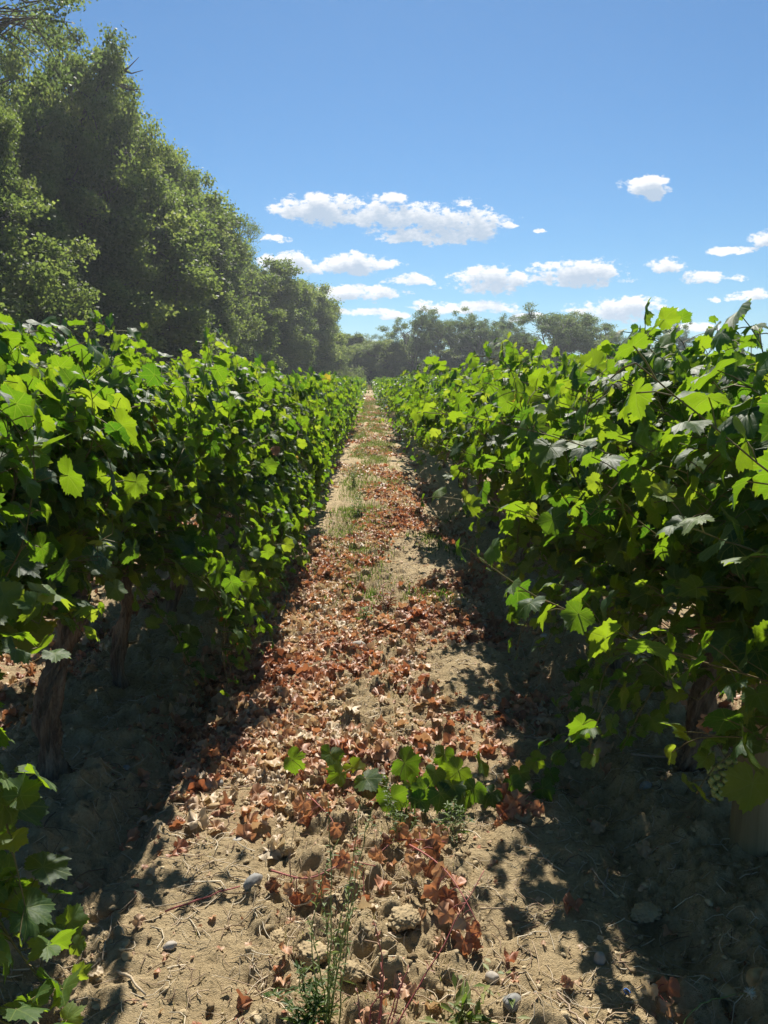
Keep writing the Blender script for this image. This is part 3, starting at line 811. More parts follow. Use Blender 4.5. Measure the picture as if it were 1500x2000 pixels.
def place_tree(parts, x, y, label, name='broadleaf_tree', cat='tree', group=None, rz=0.0, s=(1, 1, 1)):
    r = link(name, None, label=label, cat=cat, group=group)
    r.location = (x, y, gz(x, y)); r.rotation_euler = (0, 0, rz); r.scale = s
    for nme, me in parts: link(nme, me, r)
    return r
TREE_G = 'trees of the wood along the left side'
dense = [tree_meshes('dense_tree', 500 + i, 10, 3.0, 0.10, 30, 46, 0.115, 0.20, subs=14, clus=7, top_pow=0.42, trunk_r=0.2) for i in range(4)]
tall = [tree_meshes('tall_tree', 520 + i, 18, 4.3, 0.10, 46, 46, 0.14, 0.27, subs=16, clus=7, top_pow=0.38, trunk_r=0.34) for i in range(3)]
airy = [tree_meshes('airy_tree', 540 + i, 14, 3.2, 0.2, 24, 34, 0.085, 0.20, clus=6, mat='pale_leaf', subs=10) for i in range(2)]
shrub = [tree_meshes('shrub', 560 + i, 4, 1.9, 0.02, 14, 44, 0.080, 0.16, subs=9) for i in range(3)]
locust = [tree_meshes('locust_tree', 580 + i, 9.0, 3.6, 0.30, 24, 34, 0.14, 0.20, mat='pale_leaf', multi=3, flat=1.0, subs=10, clus=6, feather=True, trunk_r=0.13) for i in range(3)]
poplar = [tree_meshes('poplar_tree', 600, 9, 1.0, 0.05, 26, 40, 0.12, 0.2, mat='tree_leaf')]

overhang = tree_meshes('overhang_tree', 610, 18, 4.4, 0.72, 30, 16, 0.10, 0.16, mat='pale_leaf', top_pow=0.3, trunk_r=0.15)
def hof(p): return HT[next(m.name for n, m in p if n == 'crown').split('.')[0]]
def tx(px, Y): return float(at_y(px, 735, Y)[0])
def th(py, Y): return float(at_y(722, py, Y)[2])
# (mesh, base height, px of trunk, distance, px row of its top, radius scale, label)
wood = [
 (overhang, 18, -175, 21, -330, 1.0, 'nearest tall tree whose thin bare twigs and leaves cross the top left corner'),
 (tall[0], 18, -95, 27, 150, 0.72, 'tall dense tree at the left edge below the overhanging twigs'),
 (tall[1], 18, 185, 36, 82, 0.70, 'tallest tree with two rounded leafy tops against the sky'),
 (tall[2], 18, 30, 33, 215, 0.85, 'broad dark tree filling the left edge under the tallest crown'),
 (tall[0], 18, 225, 42, 215, 0.80, 'tall rounded tree just right of the tallest crown'),
 (tall[1], 18, 312, 50, 290, 0.72, 'dense tree stepping down from the tall crowns, tip near the skyline'),
 (airy[1], 14, 410, 58, 418, 0.9, 'loose see through tree with fine twigs on the skyline slope'),
 (dense[0], 10, 365, 54, 390, 1.1, 'dark green tree on the steep middle of the tree line'),
 (airy[0], 14, 456, 64, 468, 0.8, 'airy tree with blue sky showing through its right side'),
 (dense[1], 10, 520, 74, 535, 1.15, 'green rounded tree standing low after the airy one'),
 (dense[2], 10, 575, 82, 545, 1.10, 'rounded yellowish green tree near the end of the wood'),
 (dense[3], 10, 610, 92, 600, 1.05, 'last tree of the wood, its right edge beside the open sky gap'),
 (dense[0], 10, 300, 46, 420, 1.1, 'lower tree in front of the wood with pale dusty leaves'),
 (dense[3], 10, 440, 57, 500, 1.1, 'mid height tree catching light in front of the airy trees'),
 (dense[2], 10, 130, 34, 380, 1.1, 'lower dark tree below the tallest crown'),
 (dense[1], 10, 200, 38, 300, 1.2, 'rounded tree filling between the tallest crown and its right neighbour'),
 (dense[2], 10, 285, 46, 330, 1.2, 'rounded tree on the skyline slope between two taller ones'),
 (dense[3], 10, 340, 50, 395, 1.05, 'full crowned tree half way down the skyline slope'),
 (dense[0], 10, 500, 70, 500, 1.1, 'bushy tree closing the gap beside the airy tree'),
 (dense[1], 10, -40, 27, 330, 1.1, 'dark leafy tree low at the left edge'),
]
for i, (p, h0, px, Y, py, rs_, lab) in enumerate(wood):
    sz = (th(py, Y)) / hof(p)
    place_tree(p, tx(px, Y), Y, lab, group=TREE_G, rz=i * 1.7, s=(rs_ * min(sz, 1.25), rs_ * min(sz, 1.25), sz))
# second line behind, closing the wood
for i, (px, Y, py) in enumerate([(-60, 40, 170), (90, 46, 230), (180, 54, 260), (270, 62, 340), (370, 74, 430), (450, 84, 500), (520, 96, 570), (600, 108, 620)]):
    p = [tall[i % 3], dense[i % 4]][i > 3]; h0 = 18 if i <= 3 else 10
    sz = th(py, Y) / hof(p)
    place_tree(p, tx(px, Y), Y, 'dark tree standing behind the front trees of the left wood', group=TREE_G, rz=i * 2.1 + 0.6, s=(min(sz, 1.2) * 1.1, min(sz, 1.2) * 1.1, sz))
# undergrowth
UGL = ['undergrowth shrub of the left wood, at the very left edge', 'undergrowth shrub behind the tall shoot tip at far left', 'undergrowth shrub left of the tall twiggy vine tip of the left row',
       'undergrowth shrub under the tallest crown', 'undergrowth shrub behind the curled vine tip of the left row', 'undergrowth shrub midway along the foot of the left wood', 'undergrowth shrub under the steep part of the tree line',
       'undergrowth shrub under the airy tree', 'undergrowth shrub left of the dark compact bushy tree', 'low shrub at the foot of the last tree of the wood', 'last and smallest shrub of the wood, by the open sky gap']
ug = [(-30, 25, 480), (60, 29, 560), (150, 33, 590), (230, 37, 600), (300, 42, 600), (360, 47, 610), (420, 54, 630), (470, 60, 640), (515, 68, 650), (640, 88, 665), (660, 93, 690)]
for i, (px, Y, py) in enumerate(ug):
    sz = th(py, Y) / 4
    place_tree(shrub[i % 3], tx(px, Y), Y, UGL[i], 'shrub', 'shrub', 'shrubs under the left wood', i * 1.3, (max(1, sz) * 1.05, max(1, sz) * 1.05, sz))
sz = th(595, 72) / 10
place_tree(dense[1], tx(560, 72), 72, 'dark compact bushy tree in front of the end of the wood', group=TREE_G, rz=2.2, s=(0.75, 0.75, sz))
# trees closing the far end of the field
FAR_G = 'trees closing the far end of the vineyard'
farend = [
 (dense[0], 10, 722, 96, 662, 1.1, 'round green tree with dark trunk right at the end of the lane'),
 (poplar[0], 9, 694, 102, 652, 1.2, 'slim pointed tree just left of the lane end'),
 (dense[2], 10, 765, 104, 660, 1.0, 'green tree just right of the lane end'),
 (airy[1], 14, 735, 112, 652, 0.7, 'pale thin topped tree behind the tree at the lane end'),
 (locust[0], 9, 812, 98, 600, 1.05, 'feathery open crowned tree, leftmost of the far airy group'),
 (locust[1], 9, 868, 100, 606, 1.0, 'feathery tree second from the left in the far airy group'),
 (locust[2], 9, 935, 98, 602, 1.05, 'feathery tree in the middle of the far airy group'),
 (locust[0], 9, 985, 104, 614, 0.9, 'feathery tree between the middle one and the domed one'),
 (locust[1], 9, 1085, 90, 590, 1.35, 'wide domed feathery tree above the right vine row'),
 (locust[2], 9, 1150, 94, 608, 1.1, 'feathery tree at the right end of the far airy group'),
 (locust[0], 9, 1310, 104, 622, 0.7, 'small tree top just showing over the right row'),
 (dense[3], 10, 1040, 100, 660, 0.9, 'tree low behind the domed feathery crown'),
]
for i, (p, h0, px, Y, py, rs_, lab) in enumerate(farend):
    sz = th(py, Y) / hof(p)
    place_tree(p, tx(px, Y), Y, lab, name='locust_tree' if p in locust else ('poplar_tree' if p in poplar else 'broadleaf_tree'), group=FAR_G, rz=i * 1.9, s=(rs_, rs_, sz))
for i, px in enumerate([650, 690, 715, 745, 785, 822, 850, 885, 905, 960, 1000, 1060, 1120, 1200, 1280, 1380, 1480]):
    Y = 108 + 4 * math.sin(i * 2.3)
    py = 690 + 8 * math.sin(i * 1.7)
    sz = th(py, Y) / 4
    place_tree(shrub[i % 3], tx(px, Y), Y, 'dark bush in the hedge closing the far end behind the trees', 'shrub', 'shrub', 'hedge bushes at the far end', i * 1.1, (1.9, 1.5, sz))
# dark dense tree inside the far group
sz = th(665, 95) / 9
place_tree(poplar[0], tx(905, 95), 95, 'dark ivy clad tree standing among the feathery trees', group=FAR_G, s=(1.7, 1.7, sz))

# ------------------------------------------------------------------ air
def haze():
    m, k, out = new_mat('summer_haze')
    pv = k.n.new('ShaderNodeVolumePrincipled'); pv.inputs['Color'].default_value = (0.86, 0.93, 1.0, 1)
    pv.inputs['Density'].default_value = 0.0008; pv.inputs['Anisotropy'].default_value = 0.4
    k.l.new(pv.outputs[0], out.inputs['Volume'])
    lo = np.array([-460, -30, -1.6]); hi = np.array([460, 460, 27.0])
    V = [[(lo, hi)[a][0], (lo, hi)[b][1], (lo, hi)[c][2]] for a in (0, 1) for b in (0, 1) for c in (0, 1)]
    F = [[0, 1, 3, 2], [4, 6, 7, 5], [0, 4, 5, 1], [2, 3, 7, 6], [0, 2, 6, 4], [1, 5, 7, 3]]
    link('haze', mesh('haze', V, F, m), kind='stuff', label='thin pale summer haze that softens the trees', cat='haze')
haze()

# ------------------------------------------------------------------ ground litter
def litter():
    rs = np.random.default_rng(21)
    def cand(n, y0, y1, x0, x1, power=1.0):
        y = y0 + (y1 - y0) * rs.random(n) ** power; x = rs.uniform(x0, x1, n); return x, y
    s = Soup()
    def lay(x, y, T, size, lift=0.012):
        n = len(x); z = gh(x, y) + rs.uniform(0.003, lift, n)
        nor = np.stack([rs.normal(0, 0.5, n), rs.normal(0, 0.5, n), np.ones(n)], 1)
        tip = np.stack([rs.normal(0, 1, n), rs.normal(0, 1, n), rs.normal(0, 0.1, n)], 1)
        tone = np.clip(0.58 + 0.8 * fbm(x, y, 1.7, 2, 0.5, 3.0) + rs.normal(0, 0.24, n), 0, 1)
        stamp(s, T, np.stack([x, y, z], 1), tip, nor, size, tone, rs)
    x, y = cand(21000, 1.0, 10.0, -1.0, 1.0, 0.8)
    keep = rs.random(len(x)) < leafiness(x, y) ** 1.1
    x, y = x[keep], y[keep]; lay(x, y, DRY, rs.uniform(0.022, 0.056, len(x)), 0.02)
    x, y = cand(60000, 0.95, 9.0, -1.1, 1.1, 0.9); keep = rs.random(len(x)) < 0.04 + 0.8 * leafiness(x + 0.05, y)
    x, y = x[keep], y[keep]; lay(x, y, DRYLOW, rs.uniform(0.005, 0.016, len(x)), 0.006)
    x, y = cand(700, 1.0, 3.2, -0.9, 1.0); k = rs.random(len(x)) < 0.22 * np.exp(-(x / 0.35) ** 2) + 0.05
    lay(x[k], y[k], DRY, rs.uniform(0.02, 0.045, k.sum()), 0.02)
    x, y = cand(5200, 2.0, 9.0, -3.4, -1.35); keep = rs.random(len(x)) < leafiness(x, y); lay(x[keep], y[keep], DRY, rs.uniform(0.025, 0.05, keep.sum()))
    x, y = cand(3000, 2.0, 9.0, 1.35, 3.4); keep = rs.random(len(x)) < leafiness(x, y); lay(x[keep], y[keep], DRYLOW, rs.uniform(0.025, 0.05, keep.sum()))
    x, y = cand(26000, 10.0, 60.0, -0.95, 0.95, 1.3); keep = rs.random(len(x)) < leafiness(x, y) ** 1.1
    x, y = x[keep], y[keep]; lay(x, y, DRYLOW, rs.uniform(0.03, 0.05, len(x)) * (1 + 0.012 * y))
    link('leaf_litter', s.build('leaf_litter', M['dry_leaf']), kind='stuff', label='crumpled red brown fallen vine leaves covering the lane', cat='fallen leaves')
    # straw and broken twigs
    s = Soup(); n = 24000
    y = 0.95 + 7.5 * rs.random(n) ** 1.3; x = rs.uniform(-1.7, 1.9, n)
    keep = rs.random(n) < np.clip(0.55 + 0.9 * fbm(x, y, 2.1, 2, 0.5, 50), 0.08, 1); x, y = x[keep], y[keep]
    for a, b in zip(x, y):
        L = rs.uniform(0.02, 0.09) * (1.6 if rs.random() < 0.08 else 1); an = rs.uniform(0, 6.28); c, d = math.cos(an), math.sin(an)
        t = np.linspace(-0.5, 0.5, 4); bend = rs.normal(0, 0.25) * L
        X = a + c * t * L - d * bend * (t * t * 4); Y = b + d * t * L + c * bend * (t * t * 4)
        hz = gh(X, Y); lin = np.linspace(hz[0], hz[-1], 4)
        Z = np.maximum(hz, lin) + 0.002 + rs.uniform(0, 0.006)
        V, F = tube(np.stack([X, Y, Z], 1), rs.uniform(0.0006, 0.0018) * (1.5 if L > 0.09 else 1), 3, cap=False)
        s.add(V, F, np.clip(rs.normal(0.5, 0.28), 0, 1))
    link('straw', s.build('straw', M['straw']), kind='stuff', label='dry straw stalks and broken twigs strewn over the soil', cat='straw')
    # crumbs of soil
    s = Soup(); base = [ico(1) for _ in range(1)][0]
    variants = []
    for q in range(6):
        V, F = base; V = V * (1 + 1.1 * perlin(V[:, 0] * 2.3 + q * 5, V[:, 1] * 2.3, V[:, 2] * 2.3 + 0.3))[:, None] * np.array([1.2, 0.85, 0.55]); variants.append(V)
    n = 30000; y = 0.95 + 7.0 * rs.random(n) ** 1.5; x = rs.uniform(-1.5, 1.8, n); ax = np.abs(x)
    pr = 0.35 + 0.65 * np.exp(-(x / 0.3) ** 2) + 0.6 * np.exp(-((ax - 0.85) / 0.15) ** 2)
    k = rs.random(n) < pr; x, y = x[k], y[k]; z = gh(x, y)
    sz = 0.0022 + 0.010 * rs.random(len(x)) ** 6
    tn = np.clip(rs.normal(0.5, 0.18, len(x)), 0, 1)
    for q in range(6):
        kk = np.where(np.arange(len(x)) % 6 == q)[0]; ang = rs.uniform(0, 6.28, len(kk)); c, d = np.cos(ang), np.sin(ang)
        V = variants[q]; W = np.stack([V[None, :, 0] * c[:, None] - V[None, :, 1] * d[:, None], V[None, :, 0] * d[:, None] + V[None, :, 1] * c[:, None], np.repeat(V[None, :, 2], len(kk), 0)], -1)
        W = W * sz[kk][:, None, None] + np.stack([x[kk], y[kk], z[kk] + sz[kk] * 0.3], 1)[:, None, :]
        FF = base[1][None] + (np.arange(len(kk)) * len(V))[:, None, None]
        s.add(W.reshape(-1, 3), FF.reshape(-1, 3), np.repeat(tn[kk], len(V)))
    link('soil_crumbs', s.build('soil_crumbs', M['clod']), kind='stuff', label='dry crumbs of tilled soil scattered over the lane', cat='soil')
    # grass patches in the middle of the lane and dry grass at the far end
    s = Soup()
    def blades(x, y, h, tone, w=0.0022, seg=3):
        n = len(x); z = gh(x, y); an = rs.uniform(0, 6.28, n); ln = rs.uniform(0.1, 0.7, n) * h
        dx, dy = np.cos(an), np.sin(an); V = np.zeros((n, 5, 3))
        for q, (t, ww) in enumerate([(0, 1), (0, -1), (0.55, 0.8), (0.55, -0.8), (1, 0)]):
            V[:, q, 0] = x + dx * ln * t * t - dy * w * ww * (1 + y * 0.05); V[:, q, 1] = y + dy * ln * t * t + dx * w * ww * (1 + y * 0.05); V[:, q, 2] = z + h * t * (1 - 0.2 * t)
        F = np.array([[0, 1, 3], [0, 3, 2], [2, 3, 4]])[None] + (np.arange(n) * 5)[:, None, None]
        s.add(V.reshape(-1, 3), F.reshape(-1, 3), np.repeat(tone, 5))
    x = rs.uniform(-0.6, 0.7, 95000); y = 4.0 + 45 * rs.random(95000) ** 1.5
    k = rs.random(len(x)) < grassiness(x, y) ** 1.1; x, y = x[k], y[k]
    blades(x, y, rs.uniform(0.02, 0.06, len(x)) * (1 + 0.012 * y), np.clip(rs.normal(0.5, 0.25, len(x)), 0, 1))
    x = rs.normal(0.02, 0.3, 9000); y = 0.95 + 5.0 * rs.random(9000); k = fbm(x, y, 4.0, 2, 0.5, 77) > 0.05; x, y = x[k], y[k]
    blades(x, y, rs.uniform(0.008, 0.03, len(x)), np.clip(rs.normal(0.92, 0.08, len(x)), 0, 1), 0.0011)
    for (px, py, n, rad) in [(850, 1168, 260, 0.10), (890, 1015, 200, 0.14), (845, 1050, 150, 0.10), (720, 1170, 90, 0.05), (880, 1075, 200, 0.16), (700, 1000, 300, 0.2), (790, 1590, 40, 0.03)]:
        a, b, c = atg(px, py); xx = a + rs.normal(0, rad, n); yy = b + rs.normal(0, rad, n)
        blades(xx, yy, rs.uniform(0.03, 0.07, n), np.clip(rs.normal(0.35, 0.15, n), 0, 1), 0.003)
    link('lane_grass', s.build('lane_grass', M['grass']), kind='stuff', label='short patchy grass, green and dry, down the middle of the lane', cat='grass')
    s = Soup(); n = 26000
    x = rs.uniform(-30, 45, n); y = rs.uniform(ROW_END + 1, 98, n); blades(x, y, rs.uniform(0.3, 0.95, n), np.clip(rs.normal(0.85, 0.15, n), 0, 1), 0.008)
    x = rs.uniform(-24, -9, 14000); y = rs.uniform(18, 90, 14000); k = x < -8.0 - (90 - y) * 0.07; x, y = x[k], y[k]
    blades(x, y, rs.uniform(0.2, 0.6, len(x)), np.clip(rs.normal(0.6, 0.2, len(x)), 0, 1), 0.008)
    link('headland_grass', s.build('headland_grass', M['grass']), kind='stuff', label='tall dry brown grass strip beyond the far end of the vine rows', cat='grass')
litter()

# ------------------------------------------------------------------ stones and clods one can point to
def stone(px, py, w, hh, d, mat, label, cat='stone', name='stone', seed=0, rz=0.0, rough=0.18, sub=3, tilt=0.0):
    x, y, z = atg(px, py); V, F = ico(sub)
    n = perlin(V[:, 0] * 1.1 + seed * 3.3, V[:, 1] * 1.1 + seed, V[:, 2] * 1.1)
    V = V * (1 + rough * 1.6 * n)[:, None]
    if cat == 'soil clod':
        n2 = np.abs(perlin(V[:, 0] * 3.1 + seed, V[:, 1] * 3.1, V[:, 2] * 3.1)) + 0.5 * np.abs(perlin(V[:, 0] * 7.1 + seed, V[:, 1] * 7.1, V[:, 2] * 7.1)); V = V * (1 + 0.5 * (n2 - 0.2))[:, None]
    V = V * np.array([w / 2, d / 2, hh / 2])
    s = Soup(); s.add(V, F)
    o = link(name, s.build(name, M[mat], smooth=cat == 'stone'), label=label, cat=cat, group='loose stones on the soil' if cat == 'stone' else 'big dry soil clods', loc=(x, y, z + hh * 0.28))
    o.rotation_euler = (tilt, 0, rz)
stones = [
 (495, 1728, 0.066, 0.040, 0.036, 'grey_stone', 'oval grey stone at the left of the lane, near the brown hanging leaves', 0.9, 0.3),
 (428, 1531, 0.036, 0.022, 0.03, 'grey_stone', 'small pale grey pebble beside the short white stick', 0.0, 0),
 (418, 1576, 0.046, 0.018, 0.026, 'ochre_stone', 'flat ochre stone below the pale grey pebble', 0.5, 0),
 (386, 1563, 0.040, 0.022, 0.03, 'ochre_stone', 'brown stone just left of the flat ochre stone', 0.2, 0),
 (245, 1492, 0.034, 0.026, 0.03, 'grey_stone', 'round grey stone in the shade right of the big left trunk', 0.0, 0),
 (508, 1216, 0.075, 0.035, 0.05, 'stone', 'pale flat stone at the shade edge left of the leaf litter', 0.1, 0),
 (700, 1262, 0.080, 0.055, 0.06, 'stone', 'rounded pale stone in the middle of the lane', 0.4, 0),
 (940, 1228, 0.065, 0.045, 0.05, 'grey_stone', 'bluish grey stone on the right shade edge', 0.0, 0),
 (600, 1052, 0.09, 0.05, 0.06, 'stone', 'pale stone under the left vines in the middle distance', 0.0, 0),
 (463, 1641, 0.030, 0.008, 0.022, 'stone', 'flat whitish chip lying on bare soil left of the lane', 0.3, 0),
 (248, 1872, 0.034, 0.018, 0.026, 'ochre_stone', 'small tan pebble near the bottom left leaves', -0.5, 0),
 (332, 1851, 0.038, 0.020, 0.026, 'stone', 'egg shaped pale pebble on the lower left soil', 0.4, 0),
 (1171, 1880, 0.030, 0.040, 0.030, 'stone', 'upright pale pebble at the lower right shade edge', 0.0, 0.2),
 (961, 1915, 0.036, 0.028, 0.03, 'stone', 'round pebble beside the grass tuft at the bottom', 0.0, 0),
 (1045, 1950, 0.016, 0.034, 0.016, 'stone', 'narrow white pebble on the sand at the bottom', 0.2, 0.3),
 (990, 1392, 0.034, 0.020, 0.026, 'stone', 'small pale stone on the sandy wheel track by the shade', 0.2, 0),
 (965, 1285, 0.034, 0.022, 0.028, 'ochre_stone', 'ochre pebble at the right shade edge past the wheel track', 0.3, 0),
 (1262, 1530, 0.050, 0.036, 0.04, 'grey_stone', 'grey stone in the shade below the dark low shoots', 0.0, 0),
 (1392, 1570, 0.022, 0.016, 0.018, 'stone', 'tiny pale pebble in the shade left of the post', 0.0, 0),
 (1063, 1243, 0.050, 0.024, 0.03, 'stone', 'flat stone lying in the shade of the right row', 0.1, 0),
 (1480, 1905, 0.055, 0.050, 0.045, 'ochre_stone', 'brown stone at the right edge near the bottom', 0.4, 0),
 (1420, 1948, 0.050, 0.030, 0.04, 'ochre_stone', 'dull brown stone lying in the bottom right shade', 0.1, 0),
 (1000, 1965, 0.050, 0.036, 0.04, 'grey_stone', 'grey stone half under the pale grass at the bottom', 0.6, 0),
]
for i, (px, py, w, hh, d, mt, lab, rz, tl) in enumerate(stones):
    stone(px, py, w, hh, d, mt, lab, seed=i + 1, rz=rz, tilt=tl)
clods = [
 (1262, 1790, 0.11, 0.055, 0.09, 'heart shaped clod in the shade of the right row'),
 (690, 1135, 0.14, 0.10, 0.10, 'dark clod in the lane behind the leaf litter, left one of three'),
 (752, 1137, 0.10, 0.08, 0.08, 'dark clod in the lane behind the leaf litter, right one of three'),
 (715, 1130, 0.12, 0.11, 0.09, 'dark clod in the lane behind the leaf litter, middle one of three'),
 (685, 1228, 0.10, 0.06, 0.07, 'clod just behind the rounded pale stone'),
 (640, 1300, 0.11, 0.08, 0.09, 'knobbly clod left of the middle of the lane'),
 (670, 1300, 0.09, 0.07, 0.08, 'rough clod in the very middle of the lane'),
 (1020, 1330, 0.09, 0.09, 0.08, 'big crumbly clod on the right shade edge'),
 (600, 1410, 0.12, 0.07, 0.09, 'dark clod among the leaves left of the green shoot'),
 (655, 1385, 0.10, 0.08, 0.08, 'upright clod among the dense fallen leaves'),
 (570, 1590, 0.07, 0.06, 0.06, 'rough clod left of the orange leaves below the green shoot'),
 (560, 1655, 0.09, 0.06, 0.07, 'clod above the oval grey stone'),
 (610, 1870, 0.10, 0.07, 0.09, 'large pale clod left of the tall green weed'),
 (690, 1905, 0.08, 0.06, 0.07, 'clod between the green weed and the red weed'),
 (1020, 1600, 0.08, 0.05, 0.06, 'crumbly clod right of the green shoot, half in shade'),
 (790, 1790, 0.12, 0.06, 0.10, 'clod in the hollow beside the hanging brown leaves'),
 (540, 1830, 0.08, 0.05, 0.06, 'clod right of the egg shaped pebble'),
]
for i, (px, py, w, hh, d, lab) in enumerate(clods):
    stone(px, py, w * 0.78, hh * 0.62, d * 0.78, 'clod', lab, 'soil clod', 'soil_clod', seed=i + 40, rz=i * 0.7, rough=0.3, sub=4)

# ------------------------------------------------------------------ sticks
def stick(a, b, r, mat, label, lift=0.008, name='twig'):
    (x0, y0, z0), (x1, y1, z1) = atg(*a), atg(*b)
    t = np.linspace(0, 1, 8); rs = np.random.default_rng(int(a[0]))
    X = x0 + (x1 - x0) * t + rs.normal(0, 0.003, 8); Y = y0 + (y1 - y0) * t + rs.normal(0, 0.003, 8)
    Z = np.maximum(gh(X, Y), np.linspace(z0, z1, 8)) + lift
    s = Soup(); V, F = tube(np.stack([X - x0, Y - y0, Z - z0], 1), np.linspace(r, r * 0.6, 8), 6, 0.2, int(a[1]))
    s.add(V, F); link(name, s.build(name, M[mat], smooth=True), label=label, cat='twig', group='twigs on the ground', loc=(x0, y0, z0))
stick((395, 1497), (418, 1545), 0.0028, 'straw', 'short whitish stick left of the pale grey pebble')
stick((440, 1545), (490, 1538), 0.003, 'dry_stem', 'brown stick right of the pale grey pebble')
stick((1025, 1443), (1120, 1447), 0.0035, 'dry_stem', 'pale straight stick in the shade beside the right lane edge')
stick((1190, 1700), (1175, 1755), 0.004, 'dry_stem', 'forked grey twig standing in the dark hollow at right')
stick((230, 1900), (285, 1945), 0.0045, 'straw', 'thick pale broken cane at the lower left')
stick((200, 1880), (222, 1790), 0.003, 'straw', 'long thin pale stalk at the lower left edge of the sun')
stick((320, 1785), (470, 1735), 0.003, 'red_stem', 'reddish cane lying left of the oval grey stone')
stick((1090, 1945), (1140, 2010), 0.003, 'dry_stem', 'dark twig at the bottom right of the sunny sand')
stick((1110, 1740), (1105, 1775), 0.003, 'dry_stem', 'crooked twig at the scalloped shade edge')
stick((540, 1290), (690, 1262), 0.0025, 'dry_stem', 'thin brown cane reaching the rounded pale stone')
stick((660, 1360), (700, 1440), 0.0022, 'dry_stem', 'thin leaning stalk in the dense fallen leaves')
stick((1230, 1480), (1310, 1483), 0.006, 'dry_stem', 'peeling reddish stick below the vines left of the post')

# ------------------------------------------------------------------ shoots and weeds in the lane
def shoot_thing(name, cat, label, path, leafmat, stemmat, leaves, rs, size, templates=HI, tone=(0.3, 0.15), stem_r=0.003, up=0.6):
    root = link(name, None, label=label, cat=cat); base = np.array(path[0]); root.location = base
    P = np.array(path) - base
    s = Soup(); V, F = tube(P, np.linspace(stem_r, stem_r * 0.5, len(P)), 6, 0.15, 2); s.add(V, F)
    pos = []
    for (pp, sz) in leaves:
        p = np.array(pp) - base
        j = np.argmin(np.linalg.norm(P - p, axis=1)); V, F = tube([P[j], (P[j] + p) / 2 + [0, 0, 0.008], p], 0.0014, 4, cap=False); s.add(V, F)
    link('stem', s.build(name + '_stem', M[stemmat]), root)
    for (pp, sz) in leaves:
        p = np.array(pp) - base; f = Soup()
        nor = np.array([[rs.normal(0, 0.35), -0.55 - 0.35 * (up < 0.15) + rs.normal(0, 0.3), up]]); tip = np.array([[rs.normal(0, 0.6), -0.5, -0.35]])
        stamp(f, templates, p[None], tip, nor, np.array([sz]), np.clip(rs.normal(tone[0], tone[1], 1), 0, 1), rs)
        link('leaf', f.build(name + '_leaf', M[leafmat], uv=True, smooth=True), root)
    return root
rs = np.random.default_rng(99)
def gp(px, py, lift):
    """a point above the ground seen at that place"""
    x, y, z = atg(px, py); k = lift / CAM_H
    return np.array([x * (1 - k), y * (1 - k), z * (1 - k) + lift])
path = curve([gp(1110, 1535, 0.02), gp(1000, 1550, 0.03), gp(900, 1545, 0.05), gp(800, 1545, 0.06), gp(700, 1530, 0.06), gp(600, 1515, 0.05)], 24)
gl = [gp(px, py, l) for px, py, l in [(570, 1490, 0.08), (645, 1478, 0.10), (665, 1520, 0.06), (790, 1500, 0.10), (805, 1545, 0.05), (868, 1490, 0.10), (850, 1520, 0.10), (830, 1550, 0.06), (885, 1545, 0.07),
                                      (925, 1550, 0.06), (940, 1500, 0.08), (1000, 1540, 0.05), (1015, 1520, 0.05), (1045, 1495, 0.06), (740, 1535, 0.05), (905, 1575, 0.03), (765, 1560, 0.04), (820, 1575, 0.03), (860, 1560, 0.05), (1075, 1520, 0.03), (960, 1560, 0.04), (715, 1550, 0.03), (1060, 1550, 0.02), (895, 1515, 0.09), (690, 1495, 0.06)]]
shoot_thing('vine_shoot', 'vine shoot', 'fresh green vine shoot lying across the middle of the lane', path, 'vine_leaf', 'cane', [(p + np.array([0, 0, 0.02]), rs.uniform(0.042, 0.070)) for p in gl], rs, 0.06, tone=(0.4, 0.18), up=0.4)

def withered(label, pts, leafpts, seed):
    rs_ = np.random.default_rng(seed)
    shoot_thing('withered_shoot', 'withered shoot', label, curve([gp(*p) for p in pts], 18), 'dry_leaf', 'red_stem',
                [(gp(*p) + rs_.normal(0, 0.008, 3), rs_.uniform(0.03, 0.052)) for p in leafpts], rs_, 0.05, DRY, (0.5, 0.25), 0.0028, 0.2)
withered('withered vine shoot with orange brown leaves beside the oval grey stone', [(530, 1700, 0.05), (600, 1690, 0.08), (680, 1680, 0.09), (740, 1665, 0.06)],
         [(540, 1720, 0.05), (560, 1735, 0.05), (595, 1715, 0.07), (610, 1725, 0.07), (660, 1670, 0.09), (675, 1690, 0.08), (690, 1675, 0.09), (640, 1715, 0.06), (580, 1745, 0.03), (620, 1740, 0.04), (705, 1745, 0.03)], 5)
withered('withered vine shoot with a curtain of brown leaves at right of the weeds', [(800, 1650, 0.08), (840, 1680, 0.10), (880, 1720, 0.11), (920, 1780, 0.09), (940, 1820, 0.06)],
         [(800, 1670, 0.07), (815, 1690, 0.08), (835, 1700, 0.09), (850, 1730, 0.08), (865, 1715, 0.10), (875, 1750, 0.08), (890, 1770, 0.08), (870, 1785, 0.05), (900, 1800, 0.06), (920, 1810, 0.06), (905, 1835, 0.03), (930, 1840, 0.03), (850, 1660, 0.08), (885, 1820, 0.03)], 6)
withered('withered leaf cluster glowing orange below the left end of the green shoot', [(600, 1545, 0.03), (620, 1570, 0.05), (640, 1590, 0.04)],
         [(600, 1560, 0.06), (612, 1585, 0.05), (625, 1565, 0.05), (640, 1590, 0.04), (655, 1600, 0.03), (608, 1600, 0.03)], 8)
withered('dark red withered leaves at the right end of the green shoot', [(1060, 1530, 0.02), (1010, 1570, 0.04), (980, 1590, 0.03)],
         [(985, 1575, 0.05), (1000, 1560, 0.05), (975, 1595, 0.03), (1005, 1590, 0.03), (1030, 1585, 0.03), (990, 1540, 0.06), (1050, 1580, 0.02)], 9)
